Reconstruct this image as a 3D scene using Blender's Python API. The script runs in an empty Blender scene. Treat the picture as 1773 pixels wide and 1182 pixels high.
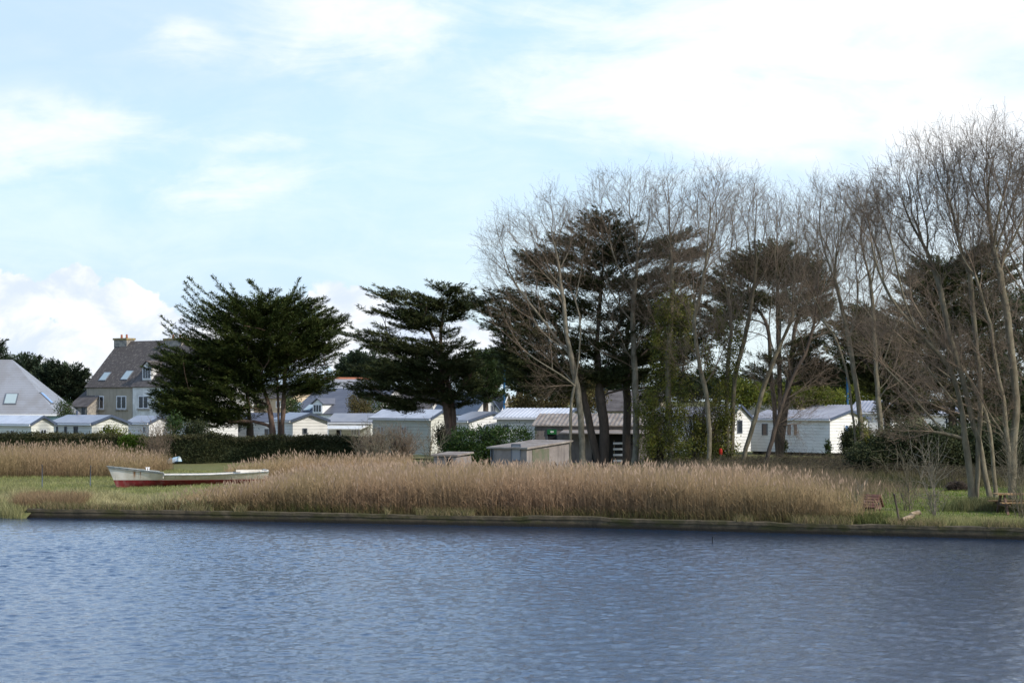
import bpy, math, random
import numpy as np
R = math.radians
PI = math.pi
S = bpy.context.scene
COL = S.collection
F = 3600.0; CX = 886.5; HY = 692.0; H = 4.0          # focal length in reference pixels, horizon row, eye height above the bank
# ------------------------------------------------------------------ camera
cam = bpy.data.cameras.new('camera'); co = bpy.data.objects.new('camera', cam); COL.objects.link(co)
co.location = (0, 0, H); co.rotation_euler = (R(90), 0, 0)
cam.sensor_width = 36; cam.lens = F/1773*36; cam.shift_y = (HY-591)/1773
cam.clip_start = 0.5; cam.clip_end = 9000
cam.dof.use_dof = True; cam.dof.focus_distance = 78; cam.dof.aperture_fstop = 4.5
S.camera = co
# ------------------------------------------------------------------ light
SUN_EL = 34; SUN_AZ = 126                              # azimuth clockwise from the viewing direction (+Y)
sd = (math.sin(R(SUN_AZ))*math.cos(R(SUN_EL)), math.cos(R(SUN_AZ))*math.cos(R(SUN_EL)), math.sin(R(SUN_EL)))
sl = bpy.data.lights.new('sun', 'SUN'); sl.energy = 2.5; sl.angle = R(1.5); sl.color = (1, .95, .88)
so = bpy.data.objects.new('sun', sl); COL.objects.link(so)
so.rotation_euler = (R(90-SUN_EL), 0, PI/2 + math.atan2(sd[1], sd[0]))
S.view_settings.view_transform = 'Standard'; S.view_settings.look = 'None'
S.view_settings.exposure = 0.66; S.view_settings.gamma = 1

class NT:
    def __init__(s, tree): s.t = tree; s.n = tree.nodes; s.l = tree.links
    def new(s, t, **k):
        n = s.n.new(t)
        for a, b in k.items(): setattr(n, a, b)
        return n
    def put(s, sock, v):
        if isinstance(v, bpy.types.NodeSocket): s.l.new(v, sock)
        elif v is not None: sock.default_value = v
    def math(s, op, a, b=None, c=None, clamp=False):
        n = s.new('ShaderNodeMath', operation=op, use_clamp=clamp)
        s.put(n.inputs[0], a); s.put(n.inputs[1], b); s.put(n.inputs[2], c)
        return n.outputs[0]
    def mix(s, f, a, b, blend='MIX'):
        n = s.new('ShaderNodeMix', data_type='RGBA', blend_type=blend)
        s.put(n.inputs[0], f); s.put(n.inputs[6], a if isinstance(a, bpy.types.NodeSocket) else (*a, 1)); s.put(n.inputs[7], b if isinstance(b, bpy.types.NodeSocket) else (*b, 1))
        return n.outputs[2]
    def noise(s, vec, scale, detail=4, rough=.5, dist=0):
        n = s.new('ShaderNodeTexNoise'); s.put(n.inputs['Vector'], vec)
        n.inputs['Scale'].default_value = scale; n.inputs['Detail'].default_value = detail
        n.inputs['Roughness'].default_value = rough; n.inputs['Distortion'].default_value = dist
        return n.outputs['Fac']
    def mapping(s, vec, scale=(1, 1, 1), loc=(0, 0, 0), rot=(0, 0, 0)):
        n = s.new('ShaderNodeMapping'); s.put(n.inputs[0], vec)
        n.inputs['Scale'].default_value = scale; n.inputs['Location'].default_value = loc; n.inputs['Rotation'].default_value = rot
        return n.outputs[0]
    def ramp(s, f, lo, hi):
        n = s.new('ShaderNodeMapRange', interpolation_type='SMOOTHSTEP'); s.put(n.inputs[0], f)
        n.inputs[1].default_value = lo; n.inputs[2].default_value = hi
        return n.outputs[0]

# ------------------------------------------------------------------ sky
W = bpy.data.worlds.new('World'); S.world = W; W.use_nodes = True
w = NT(W.node_tree); w.n.clear()
sky = w.new('ShaderNodeTexSky', sky_type='NISHITA'); sky.sun_disc = False
sky.sun_elevation = R(SUN_EL); sky.sun_rotation = R(SUN_AZ); sky.air_density = 1.0; sky.dust_density = 1.0; sky.ozone_density = 2.0
bg = w.new('ShaderNodeBackground'); bg.inputs[1].default_value = 0.105
out = w.new('ShaderNodeOutputWorld'); w.l.new(bg.outputs[0], out.inputs[0])
tc = w.new('ShaderNodeTexCoord').outputs['Generated']
sx = w.new('ShaderNodeSeparateXYZ'); w.l.new(tc, sx.inputs[0])
az = w.math('ARCTAN2', sx.outputs[0], sx.outputs[1])           # 0 ahead, + to the right
el = w.math('ARCSINE', sx.outputs[2])
cmb = w.new('ShaderNodeCombineXYZ'); w.put(cmb.inputs[0], az); w.put(cmb.inputs[1], el)
ae = cmb.outputs[0]
def A(px): return math.atan((px-CX)/F)
def E(py): return math.atan((HY-py)/F)
def blob(px, py, rx, ry, rot=0, soft=1.0):
    m = w.mapping(ae, loc=(-A(px), -E(py), 0))
    m = w.mapping(m, rot=(0, 0, rot)); m = w.mapping(m, scale=(F/rx, F/ry, 0))
    l = w.new('ShaderNodeVectorMath', operation='LENGTH'); w.l.new(m, l.inputs[0])
    return w.ramp(l.outputs['Value'], 1+soft*.6, 1-soft*.75)
def add(*a):
    r = a[0]
    for b in a[1:]: r = w.math('ADD', r, b, clamp=True)
    return r
def mx(*a):
    r = a[0]
    for b in a[1:]: r = w.math('MAXIMUM', r, b)
    return r
# streaky high cloud
st = w.noise(w.mapping(ae, scale=(1, 2.6, 1), rot=(0, 0, .10)), 5.5, 8, .55, .9)
st2 = w.noise(w.mapping(ae, scale=(1, 3.4, 1), loc=(3, 1, 0), rot=(0, 0, -.12)), 15, 8, .62, .8)
st3 = w.noise(w.mapping(ae, scale=(1, 1.6, 1), loc=(1, 5, 0), rot=(0, 0, .3)), 42, 6, .6, .5)
streak = w.math('ADD', w.math('ADD', w.math('MULTIPLY', st, .45), w.math('MULTIPLY', st2, .38)), w.math('MULTIPLY', st3, .17))
bigc = mx(blob(1540, 40, 560, 190, -.08), blob(1280, 190, 420, 100, .1), blob(1620, 210, 330, 110, .05), w.math('MULTIPLY', blob(640, 35, 230, 100, -.15), .80),
          w.math('MULTIPLY', blob(90, 245, 220, 75, -.08), .80), w.math('MULTIPLY', blob(400, 320, 190, 48, -.15), .7), w.math('MULTIPLY', blob(330, 85, 130, 50), .55), w.math('MULTIPLY', blob(450, 252, 110, 22), .6), w.math('MULTIPLY', blob(980, 10, 200, 50), .6))
hole = w.math('MULTIPLY', blob(1750, 140, 110, 55, .15), .6)
c1 = w.ramp(w.math('ADD', bigc, w.math('MULTIPLY', w.math('SUBTRACT', streak, .5), 2.9)), .12, 1.25)
c1 = w.math('MULTIPLY', c1, w.ramp(bigc, .0, .45))
c1 = w.math('SUBTRACT', c1, hole, clamp=True)
thin = w.ramp(streak, .36, .66)
# the veil of thin cloud and haze that whitens the sky towards the horizon
veil = w.math('MULTIPLY', w.ramp(el, .85, .30), .90)
low = w.ramp(el, .13, .01)
vcol = w.mix(low, w.mix(w.ramp(el, .19, .42), (3.6, 5.1, 6.85), (4.3, 7.4, 13.0)), w.mix(w.ramp(az, -.25, .1), (3.1, 4.35, 6.2), (4.9, 5.95, 6.4)))
vcol = w.mix(w.math('MULTIPLY', w.math('MULTIPLY', thin, .55), w.ramp(el, .0, .06)), vcol, (5.4, 6.1, 6.5))
vcol = w.mix(w.math('MULTIPLY', blob(60, 40, 560, 190, 0, 1.2), .6), vcol, (3.5, 4.45, 6.5))
side = w.ramp(az, .02, .26)
vcol = w.mix(w.math('MULTIPLY', side, .5), vcol, (6.0, 6.3, 6.6))
# low cumulus bank on the left
cn = w.noise(w.mapping(ae, scale=(1, 1.15, 1)), 26, 10, .62, .25)
bankl = mx(blob(20, 535, 55, 55), blob(115, 530, 60, 60), blob(230, 545, 95, 50), blob(60, 590, 140, 60), blob(200, 600, 190, 60), blob(620, 560, 130, 55), blob(450, 590, 200, 50), blob(790, 600, 120, 45))
cum = w.ramp(w.math('ADD', bankl, w.math('MULTIPLY', w.math('SUBTRACT', cn, .5), 3.0)), .40, .56)
cum = w.math('MULTIPLY', cum, w.ramp(bankl, .0, .2))
cumshade = w.ramp(w.noise(w.mapping(ae, scale=(1, 1.5, 1), loc=(0.0, .012, 0)), 24, 8, .6, .3), .36, .60)
skyc = w.mix(1.0, sky.outputs[0], (1.75, 1.62, 1.5), 'MULTIPLY')
blue_veil = w.mix(veil, skyc, vcol)
s2 = w.mix(c1, blue_veil, (6.7, 6.85, 7.0))
cumcol = w.mix(cumshade, (4.7, 5.3, 6.35), (6.5, 6.6, 6.7))
s3 = w.mix(w.math('MULTIPLY', cum, .95), s2, cumcol)
w.l.new(s3, bg.inputs[0])

# ------------------------------------------------------------------ materials
MATS = {}
def mat(name, color, rough=.8, c2=None, scale=3, detail=5, bump=0, bscale=None, attr=None, island=0, transl=0, spec=.3, metallic=0, lo=.35, hi=.65, stretch=(1, 1, 1), extra=None, coord='Object'):
    if name in MATS: return MATS[name]
    m = bpy.data.materials.new(name); m.use_nodes = True; t = NT(m.node_tree)
    b = t.n['Principled BSDF']; b.inputs['Roughness'].default_value = rough; b.inputs['Metallic'].default_value = metallic
    b.inputs['Specular IOR Level'].default_value = spec
    tcn = t.new('ShaderNodeTexCoord'); vec = t.mapping(tcn.outputs[coord], scale=stretch)
    col = None
    if c2 is not None:
        col = t.mix(t.ramp(t.noise(vec, scale, detail, .6), lo, hi), color, c2)
    if attr:
        an = t.new('ShaderNodeAttribute', attribute_name=attr); col = an.outputs['Color']
    if island:
        g = t.new('ShaderNodeNewGeometry'); rr = g.outputs['Random Per Island']
        hsv = t.new('ShaderNodeHueSaturation')
        t.put(hsv.inputs['Value'], t.math('ADD', t.math('MULTIPLY', rr, island), 1-island/2))
        t.put(hsv.inputs['Hue'], t.math('ADD', t.math('MULTIPLY', t.math('FRACT', t.math('MULTIPLY', rr, 7.13)), .05), .475))
        t.put(hsv.inputs['Color'], col if col is not None else (*color, 1)); col = hsv.outputs[0]
    if extra: col = extra(t, tcn, col, b)
    t.put(b.inputs['Base Color'], col if col is not None else (*color, 1))
    if bump:
        bn = t.new('ShaderNodeBump'); bn.inputs['Distance'].default_value = bump
        t.put(bn.inputs['Height'], t.noise(vec, bscale or scale*4, 6, .65)); t.l.new(bn.outputs[0], b.inputs['Normal'])
    if transl:
        tr = t.new('ShaderNodeBsdfTranslucent'); t.put(tr.inputs[0], col if col is not None else (*color, 1))
        ms = t.new('ShaderNodeMixShader'); ms.inputs[0].default_value = transl
        t.l.new(b.outputs[0], ms.inputs[1]); t.l.new(tr.outputs[0], ms.inputs[2]); t.l.new(ms.outputs[0], t.n['Material Output'].inputs[0])
    MATS[name] = m
    return m
def siding(period=.22, axis=2, depth=.012):
    def f(t, tcn, col, b):
        s = t.new('ShaderNodeSeparateXYZ'); t.l.new(tcn.outputs['Object'], s.inputs[0])
        fr = t.math('FRACT', t.math('DIVIDE', s.outputs[axis], period))
        bn = t.new('ShaderNodeBump'); bn.inputs['Distance'].default_value = depth; t.put(bn.inputs['Height'], t.math('SUBTRACT', 1.0, fr)); t.l.new(bn.outputs[0], b.inputs['Normal'])
        gap = t.ramp(fr, .84, .93)
        gn = t.noise(t.mapping(tcn.outputs['Object'], scale=(.4, .4, 2)), 1.5, 5, .6)
        c = t.mix(t.math('MULTIPLY', gap, .48), col, (.16, .16, .15))
        return t.mix(t.math('MULTIPLY', t.ramp(gn, .45, .75), .25), c, (.35, .34, .28))
    return f
def streaks(color2, amt=.6, sc=(3, 3, .35)):
    def f(t, tcn, col, b):
        n = t.noise(t.mapping(tcn.outputs['Object'], scale=sc), 1.2, 6, .65)
        return t.mix(t.math('MULTIPLY', t.ramp(n, .48, .72), amt), col, color2)
    return f
def slate(t, tcn, col, b):
    s = t.new('ShaderNodeSeparateXYZ'); t.l.new(tcn.outputs['Object'], s.inputs[0])
    fr = t.math('FRACT', t.math('MULTIPLY', s.outputs[2], 4.5))
    return t.mix(t.math('MULTIPLY', t.ramp(fr, .8, .97), .35), col, (.03, .03, .035))
M_white = mat('white_siding', (.74, .73, .69), .55, c2=(.64, .63, .59), scale=.8, extra=siding())
M_cream = mat('cream_siding', (.60, .60, .53), .6, c2=(.53, .53, .46), scale=.8, extra=siding())
M_white_plain = mat('white_panel', (.7, .7, .67), .5, c2=(.6, .6, .56), scale=2)
M_render = mat('white_render', (.76, .74, .70), .85, c2=(.5, .49, .46), scale=.9, bump=.01, extra=streaks((.3, .29, .26), .4))
M_greyrender = mat('grey_render', (.38, .325, .25), .9, c2=(.32, .275, .21), scale=.7, bump=.015, extra=streaks((.12, .11, .1), .5))
M_block = mat('bare_block', (.25, .22, .20), .95, c2=(.19, .165, .15), scale=1.2, bump=.02, extra=streaks((.09, .08, .075), .6))
M_beige = mat('beige_render', (.55, .44, .3), .9, c2=(.48, .38, .26), scale=.8)
M_blue_wall = mat('pale_blue_render', (.33, .5, .6), .8, c2=(.28, .44, .54), scale=1)
M_slate_old = mat('lichened_slate', (.075, .063, .057), .8, c2=(.12, .105, .095), scale=1.2, detail=7, bump=.03, extra=slate)
M_lichen = mat('lichen_patched_slate', (.078, .066, .058), .85, c2=(.17, .148, .125), scale=4, detail=9, lo=.48, hi=.68, bump=.03, extra=slate)
M_slate = mat('blue_grey_slate', (.10, .105, .125), .55, c2=(.125, .13, .15), scale=1, extra=slate)
M_slate_light = mat('pale_slate', (.23, .23, .235), .5, c2=(.27, .28, .30), scale=.6, extra=slate)
M_corr = mat('painted_steel_roof', (.32, .32, .34), .5, c2=(.24, .24, .26), scale=.8, spec=.5)
M_roof_grey = mat('grey_roof_sheet', (.30, .30, .31), .45, c2=(.24, .25, .27), scale=.8, spec=.5)
M_roof_white = mat('white_roof_sheet', (.58, .59, .61), .45, c2=(.46, .47, .49), scale=.8, spec=.5)
M_fibre = mat('fibre_cement_roof', (.22, .185, .16), .9, c2=(.30, .27, .24), scale=1.5, bump=.01, extra=streaks((.1, .09, .07), .6, (1, 1, 1)))
M_trim = mat('dark_blue_trim', (.06, .08, .12), .5)
M_glass = mat('window_glass', (.02, .025, .03), .08, spec=.7)
M_glass_sky = mat('skylight_glass', (.35, .42, .42), .12, spec=.9)
M_glass_blue = mat('blue_skylight_glass', (.12, .25, .5), .12, spec=.9)
M_pane_brown = mat('brown_curtained_glass', (.12, .085, .07), .25, spec=.6)
M_pane_grey = mat('grey_curtained_glass', (.25, .25, .26), .25, spec=.6)
M_frame = mat('window_frame_white', (.7, .7, .7), .5)
M_frame_dark = mat('window_frame_dark', (.12, .13, .15), .5)
M_brick = mat('chimney_render', (.36, .32, .26), .9, c2=(.18, .165, .15), scale=3, bump=.02)
M_ochre = mat('ochre_lichen_cap', (.33, .24, .08), .9, c2=(.2, .17, .12), scale=5)
M_tile = mat('terracotta_tile', (.35, .13, .07), .85, c2=(.25, .1, .06), scale=6)
M_bluepost = mat('blue_painted_steel', (.03, .13, .28), .4, c2=(.03, .1, .22), scale=4)
M_dark = mat('dark_void', (.02, .02, .02), .9)
M_green = mat('green_sign', (.015, .12, .03), .5)
M_bark = mat('grey_bark', (.115, .095, .06), .9, c2=(.185, .16, .105), scale=6, bump=.02, stretch=(1, 1, .35))
M_bark_pale = mat('pale_bark', (.23, .20, .145), .9, c2=(.13, .115, .08), scale=5, bump=.02, stretch=(1, 1, .5))
M_bark_dark = mat('dark_bark', (.065, .05, .038), .95, c2=(.10, .075, .055), scale=6, bump=.03, stretch=(1, 1, .3))
M_bark_red = mat('reddish_bark', (.16, .10, .07), .95, c2=(.08, .055, .04), scale=6, bump=.03, stretch=(1, 1, .3))
M_twig = mat('twig_bark', (.205, .155, .105), .9, c2=(.135, .10, .07), scale=2)
M_twig_green = mat('lichened_twig', (.13, .11, .065), .9, c2=(.09, .07, .045), scale=2)
M_fol = mat('cypress_foliage', (.030, .044, .010), .75, c2=(.062, .078, .018), scale=.9, island=.8, transl=.12, spec=.15)
M_fol2 = mat('dark_cypress_foliage', (.040, .052, .018), .75, c2=(.075, .082, .03), scale=.8, island=.8, transl=.12, spec=.15)
M_fol3 = mat('grey_green_foliage', (.035, .055, .022), .8, c2=(.065, .09, .03), scale=1.2, island=.7, transl=.2, spec=.1)
M_folb = mat('olive_brown_foliage', (.085, .07, .03), .8, c2=(.12, .10, .04), scale=1.2, island=.7, transl=.2, spec=.1)
M_folf = mat('far_conifer_foliage', (.035, .052, .03), .8, c2=(.05, .065, .035), scale=1.2, island=.7, transl=.12, spec=.1)
M_yg = mat('yellow_green_foliage', (.14, .15, .025), .8, c2=(.08, .10, .02), scale=1, island=.7, transl=.25, spec=.1)
M_ivy = mat('ivy_leaves', (.06, .075, .015), .6, c2=(.21, .20, .03), scale=1.6, island=.8, transl=.2, spec=.3)
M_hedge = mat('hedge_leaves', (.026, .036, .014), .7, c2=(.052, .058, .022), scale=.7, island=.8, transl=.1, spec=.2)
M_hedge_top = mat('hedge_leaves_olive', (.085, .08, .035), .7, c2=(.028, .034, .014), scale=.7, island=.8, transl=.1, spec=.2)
M_hedge_b = mat('bright_hedge_leaves', (.07, .12, .01), .6, c2=(.05, .085, .01), scale=1.5, island=.6, transl=.2, spec=.2)
M_shrub = mat('laurel_leaves', (.04, .075, .012), .5, c2=(.02, .04, .008), scale=1.2, island=.8, transl=.15, spec=.3)
M_bramble = mat('bramble_stems', (.06, .048, .03), .9, c2=(.09, .075, .04), scale=.8, island=.8)
M_attr = mat('dry_reed', (.3, .2, .1), .8, attr='Col', spec=.15, transl=.25)
M_grass = mat('grass_blades', (.1, .15, .03), .8, attr='Col', spec=.1, transl=.3)

# ------------------------------------------------------------------ object helpers
def setp(o, label=None, cat=None, group=None, kind=None):
    if label: o['label'] = label
    if cat: o['category'] = cat
    if group: o['group'] = group
    if kind: o['kind'] = kind
    return o
def root(name, loc, rz, label, cat, group=None):
    o = bpy.data.objects.new(name, None); COL.objects.link(o); o.location = loc; o.rotation_euler = (0, 0, rz); o.empty_display_size = .3
    return setp(o, label, cat, group)
def link(name, me, parent=None, m=None, smooth=False):
    o = bpy.data.objects.new(name, me); COL.objects.link(o)
    if m is not None:
        for k in (m if isinstance(m, (list, tuple)) else [m]): me.materials.append(k)
    if parent is not None: o.parent = parent
    if smooth: me.polygons.foreach_set('use_smooth', np.ones(len(me.polygons), bool))
    return o
def npmesh(name, V, quads, m, parent=None, smooth=False, col=None, tris=None, midx=None):
    V = np.asarray(V, np.float32).reshape(-1, 3)
    me = bpy.data.meshes.new(name); me.vertices.add(len(V)); me.vertices.foreach_set('co', V.ravel())
    q = np.asarray(quads, np.int32).reshape(-1, 4) if quads is not None else np.zeros((0, 4), np.int32)
    t = np.asarray(tris, np.int32).reshape(-1, 3) if tris is not None else np.zeros((0, 3), np.int32)
    nl = q.size+t.size; me.loops.add(nl); me.loops.foreach_set('vertex_index', np.concatenate([q.ravel(), t.ravel()]))
    st = np.concatenate([np.arange(len(q))*4, q.size+np.arange(len(t))*3]).astype(np.int32)
    me.polygons.add(len(st)); me.polygons.foreach_set('loop_start', st)
    if midx is not None: me.polygons.foreach_set('material_index', np.asarray(midx, np.int32))
    me.update(calc_edges=True)
    if col is not None:
        a = me.color_attributes.new('Col', 'FLOAT_COLOR', 'POINT')
        c = np.ones((len(V), 4), np.float32); c[:, :3] = col; a.data.foreach_set('color', c.ravel())
    return link(name, me, parent, m, smooth)
class MB:
    def __init__(s): s.v = []; s.f = []
    def poly(s, pts, faces):
        b = len(s.v); s.v += [tuple(p) for p in pts]; s.f += [tuple(b+i for i in f) for f in faces]; return s
    def box(s, x0, x1, y0, y1, z0, z1):
        return s.poly([(x0, y0, z0), (x1, y0, z0), (x1, y1, z0), (x0, y1, z0), (x0, y0, z1), (x1, y0, z1), (x1, y1, z1), (x0, y1, z1)],
                      [(0, 3, 2, 1), (4, 5, 6, 7), (0, 1, 5, 4), (1, 2, 6, 5), (2, 3, 7, 6), (3, 0, 4, 7)])
    def slab(s, quad, t):      # a quad given a thickness downwards along its normal
        a, b, c, d = [np.array(p, float) for p in quad]; n = np.cross(b-a, d-a); n /= np.linalg.norm(n)
        lo = [p-n*t for p in (a, b, c, d)]
        return s.poly([a, b, c, d]+lo, [(0, 1, 2, 3), (7, 6, 5, 4), (0, 4, 5, 1), (1, 5, 6, 2), (2, 6, 7, 3), (3, 7, 4, 0)])
    def tube(s, pts, rad, n=8):
        b0 = len(s.v); pts = [np.array(p, float) for p in pts]; rad = rad if isinstance(rad, (list, tuple)) else [rad]*len(pts)
        for i, p in enumerate(pts):
            d = pts[min(i+1, len(pts)-1)]-pts[max(i-1, 0)]; d /= np.linalg.norm(d)
            ref = np.array((0, 1, .1)) if abs(d[1]) < .9 else np.array((1, 0, .1))
            u = np.cross(d, ref); u /= np.linalg.norm(u); v = np.cross(d, u)
            for k in range(n):
                a = 2*PI*k/n; s.v.append(tuple(p+rad[i]*(math.cos(a)*u+math.sin(a)*v)))
        for i in range(len(pts)-1):
            for k in range(n):
                s.f.append((b0+i*n+k, b0+i*n+(k+1) % n, b0+(i+1)*n+(k+1) % n, b0+(i+1)*n+k))
        s.f.append(tuple(b0+k for k in range(n))); s.f.append(tuple(b0+(len(pts)-1)*n+k for k in range(n-1, -1, -1)))
        return s
    def build(s, name, m, parent=None, smooth=False):
        me = bpy.data.meshes.new(name); me.from_pydata([tuple(map(float, p)) for p in s.v], [], s.f); me.update()
        return link(name, me, parent, m, smooth)
def XW(px, d): return (px-CX)*d/F
def ZW(py, d): return H-(py-HY)*d/F
def gd(py): return H*F/(py-HY)
def nrm(a): return a/np.maximum(np.linalg.norm(a, axis=-1, keepdims=True), 1e-9)

# ------------------------------------------------------------------ ground, water, quay
QX = np.array([-400, -60, -30, -17.7, -8.3, -5.8, 2.2, 5.9, 15.7, 22, 60, 400]); QY = np.array([95, 90, 82, 75.9, 73.4, 72.5, 70.2, 68.4, 64.0, 61, 48, 20])
def yq(x):
    return np.interp(x, QX, QY)
WZ = -0.30
rng = np.random.default_rng(5)
def fbm(x, y, sc, seed=0, oct=3):
    r = np.random.default_rng(seed); out = np.zeros_like(np.asarray(x, float)); amp = 1
    for o in range(oct):
        for k in range(4):
            a = r.uniform(0, PI); ph = r.uniform(0, 6.28); f = sc*2**o*r.uniform(.6, 1.4)
            out += amp*.25*np.sin((x*math.cos(a)+y*math.sin(a))*f+ph+1.3*np.sin((x*math.sin(a)-y*math.cos(a))*f*.7+ph*2))
        amp *= .5
    return out
def ghz(x, y):
    t = y-yq(x)
    return fbm(x, y, .5, 3)*.07*np.clip((t-1)/4, 0, 1)
def gz2(x, y):
    t = y-yq(x); return ghz(x, y)-np.where((x < -17.6) & (t < 1), np.clip(.1+(.1-t)*.35, 0, .32), 0)
def make_ground():
    xs = np.concatenate([[-4000, -1500, -500, -200, -100, -60], np.arange(-40, 40.01, .5), [60, 100, 200, 500, 1500, 4000]])
    ts = np.concatenate([[-1.6, -.6, .1, .5, 1, 1.5, 2], np.arange(3, 60, 1.), [65, 75, 90, 120, 170, 250, 400, 800, 1800, 5000]])
    X, T = np.meshgrid(xs, ts); 
    left = X < -17.6
    Tt = np.where(left, T, np.maximum(T, .12)); Y = yq(X)+Tt
    Z = np.where(left & (T < 0), np.where(T < -1, -.9, -.32), 0)
    Z = np.where(left & (T > 0) & (T < 1), -.1, Z)
    Z = np.where((~left) & (T < .6), -.05, Z)+ghz(X, Y)*(T > 1)
    n, m = X.shape; idx = np.arange(n*m).reshape(n, m)
    q = np.stack([idx[:-1, :-1], idx[:-1, 1:], idx[1:, 1:], idx[1:, :-1]], -1).reshape(-1, 4)
    def ex(t, tcn, col, b):
        v = tcn.outputs['Object']
        n1 = t.noise(v, .22, 6, .6); n2 = t.noise(v, 1.7, 6, .65); n3 = t.noise(v, 14, 4, .7)
        c = t.mix(t.ramp(n2, .35, .65), (.14, .15, .05), (.20, .18, .08))
        c = t.mix(t.ramp(n1, .5, .68), c, (.13, .105, .05))
        return t.mix(t.math('MULTIPLY', t.ramp(n3, .4, .7), .5), c, (.075, .09, .03))
    m_ = mat('rough_grass_ground', (.1, .12, .04), .95, extra=ex, bump=.05, bscale=9, spec=.1)
    o = npmesh('ground', np.stack([X, Y, Z], -1), q, m_, smooth=True); setp(o, kind='structure')
make_ground()
def make_water():
    xs = np.concatenate([[-4000, -1500, -500, -200, -80, -45, -32, -27], np.arange(-24, 24.01, .05), [27, 32, 45, 80, 200, 500, 1500, 4000]])
    ys = np.concatenate([[-600, -200, -60, 0, 12, 19], np.arange(23, 84, .05), [90, 110, 130]])
    X, Y = np.meshgrid(xs, ys); Z = np.zeros_like(X)
    r = np.random.default_rng(11)
    calm = .75+.45*np.clip(.5+fbm(X, Y, .16, 8, 2), 0, 1.2)
    for k in range(90):
        lam = .17*(.95/.17)**(r.random()**1.6); a = r.normal(1.2, .95)      # waves run mostly towards the bank
        kx, ky = math.cos(a)*2*PI/lam, math.sin(a)*2*PI/lam
        slope = .0195*(lam/.5)**-.1
        ph = r.uniform(0, 6.28)
        warp = .8*np.sin(X*r.uniform(.3, .9)+r.uniform(0, 6))+.8*np.sin(Y*r.uniform(.2, .7)+r.uniform(0, 6))
        Z += slope*lam/(2*PI)*np.sin(kx*X+ky*Y+ph+warp)
    sh = np.clip((yq(X)-Y)/9, .3, 1)*(1-.68*np.clip((X-1)/13, 0, 1)*np.clip((Y-20)/25, .35, 1))
    Z = Z*calm*sh*1.0+WZ
    fade = np.clip((25-np.abs(X))/2, 0, 1)*np.clip((Y-21)/2, 0, 1); Z = WZ+(Z-WZ)*fade
    n, m = X.shape; idx = np.arange(n*m).reshape(n, m)
    q = np.stack([idx[:-1, :-1], idx[:-1, 1:], idx[1:, 1:], idx[1:, :-1]], -1).reshape(-1, 4)
    m_ = bpy.data.materials.new('river_water'); m_.use_nodes = True; t = NT(m_.node_tree); b = t.n['Principled BSDF']
    b.inputs['Base Color'].default_value = (.011, .027, .058, 1); b.inputs['Roughness'].default_value = .03; b.inputs['IOR'].default_value = 1.42
    b.inputs['Specular IOR Level'].default_value = .5
    v = t.new('ShaderNodeTexCoord').outputs['Object']
    bn = t.new('ShaderNodeBump'); bn.inputs['Distance'].default_value = .020; bn.inputs['Strength'].default_value = .9
    hgt = t.math('ADD', t.noise(t.mapping(v, scale=(.8, 1.3, 1), rot=(0, 0, .25)), 6, 5, .7, .6), t.math('MULTIPLY', t.noise(v, 15, 3, .6), .35))
    t.put(bn.inputs['Height'], hgt); t.l.new(bn.outputs[0], b.inputs['Normal'])
    o = npmesh('water', np.stack([X, Y, Z], -1), q, m_, smooth=True); setp(o, kind='structure')
make_water()
def make_quay():
    xs = np.unique(np.concatenate([np.arange(-17.7, 40, .3), [-17.7, 22, 60, 400]]))
    mb = MB(); prof = [(-.02, -.9), (-.02, -.07), (-.05, -.065), (-.05, .035), (.0, .05), (.33, .05), (.36, .03), (.36, -.5)]
    jr = np.random.default_rng(2); pts = []
    for i, x in enumerate(xs):
        y = float(yq(x)); sg_ = int((x+40)/2.7); rr_ = random.Random(sg_); jz = jr.normal(0, .005)+rr_.uniform(-.03, .025); jy = jr.normal(0, .004)+rr_.uniform(-.03, .03)
        for (a, z) in prof: pts.append((x, y+a+jy, z+(jz if z > -.5 else 0)))
    n = len(prof); fc = []
    for i in range(len(xs)-1):
        for k in range(n-1): fc.append((i*n+k, (i+1)*n+k, (i+1)*n+k+1, i*n+k+1))
    fc.append(tuple(range(n)))
    mb.poly(pts, fc)
    def ex(t, tcn, col, b):
        s = t.new('ShaderNodeSeparateXYZ'); t.l.new(tcn.outputs['Object'], s.inputs[0])
        g = t.noise(t.mapping(tcn.outputs['Object'], scale=(1, 1, 2)), 1.1, 6, .65)
        c = t.mix(t.ramp(g, .45, .6), col, (.055, .05, .018))
        wet = t.ramp(t.math('ADD', s.outputs[2], t.math('MULTIPLY', g, .12)), -.05, -.2)
        return t.mix(wet, c, (.02, .017, .012))
    m_ = mat('weedy_concrete', (.115, .09, .055), .95, c2=(.06, .048, .03), scale=2.5, bump=.02, extra=ex)
    o = mb.build('quay_wall', m_)
    setp(o, 'low weed-stained concrete quay wall along the far water edge', 'quay wall')
make_quay()

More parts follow.
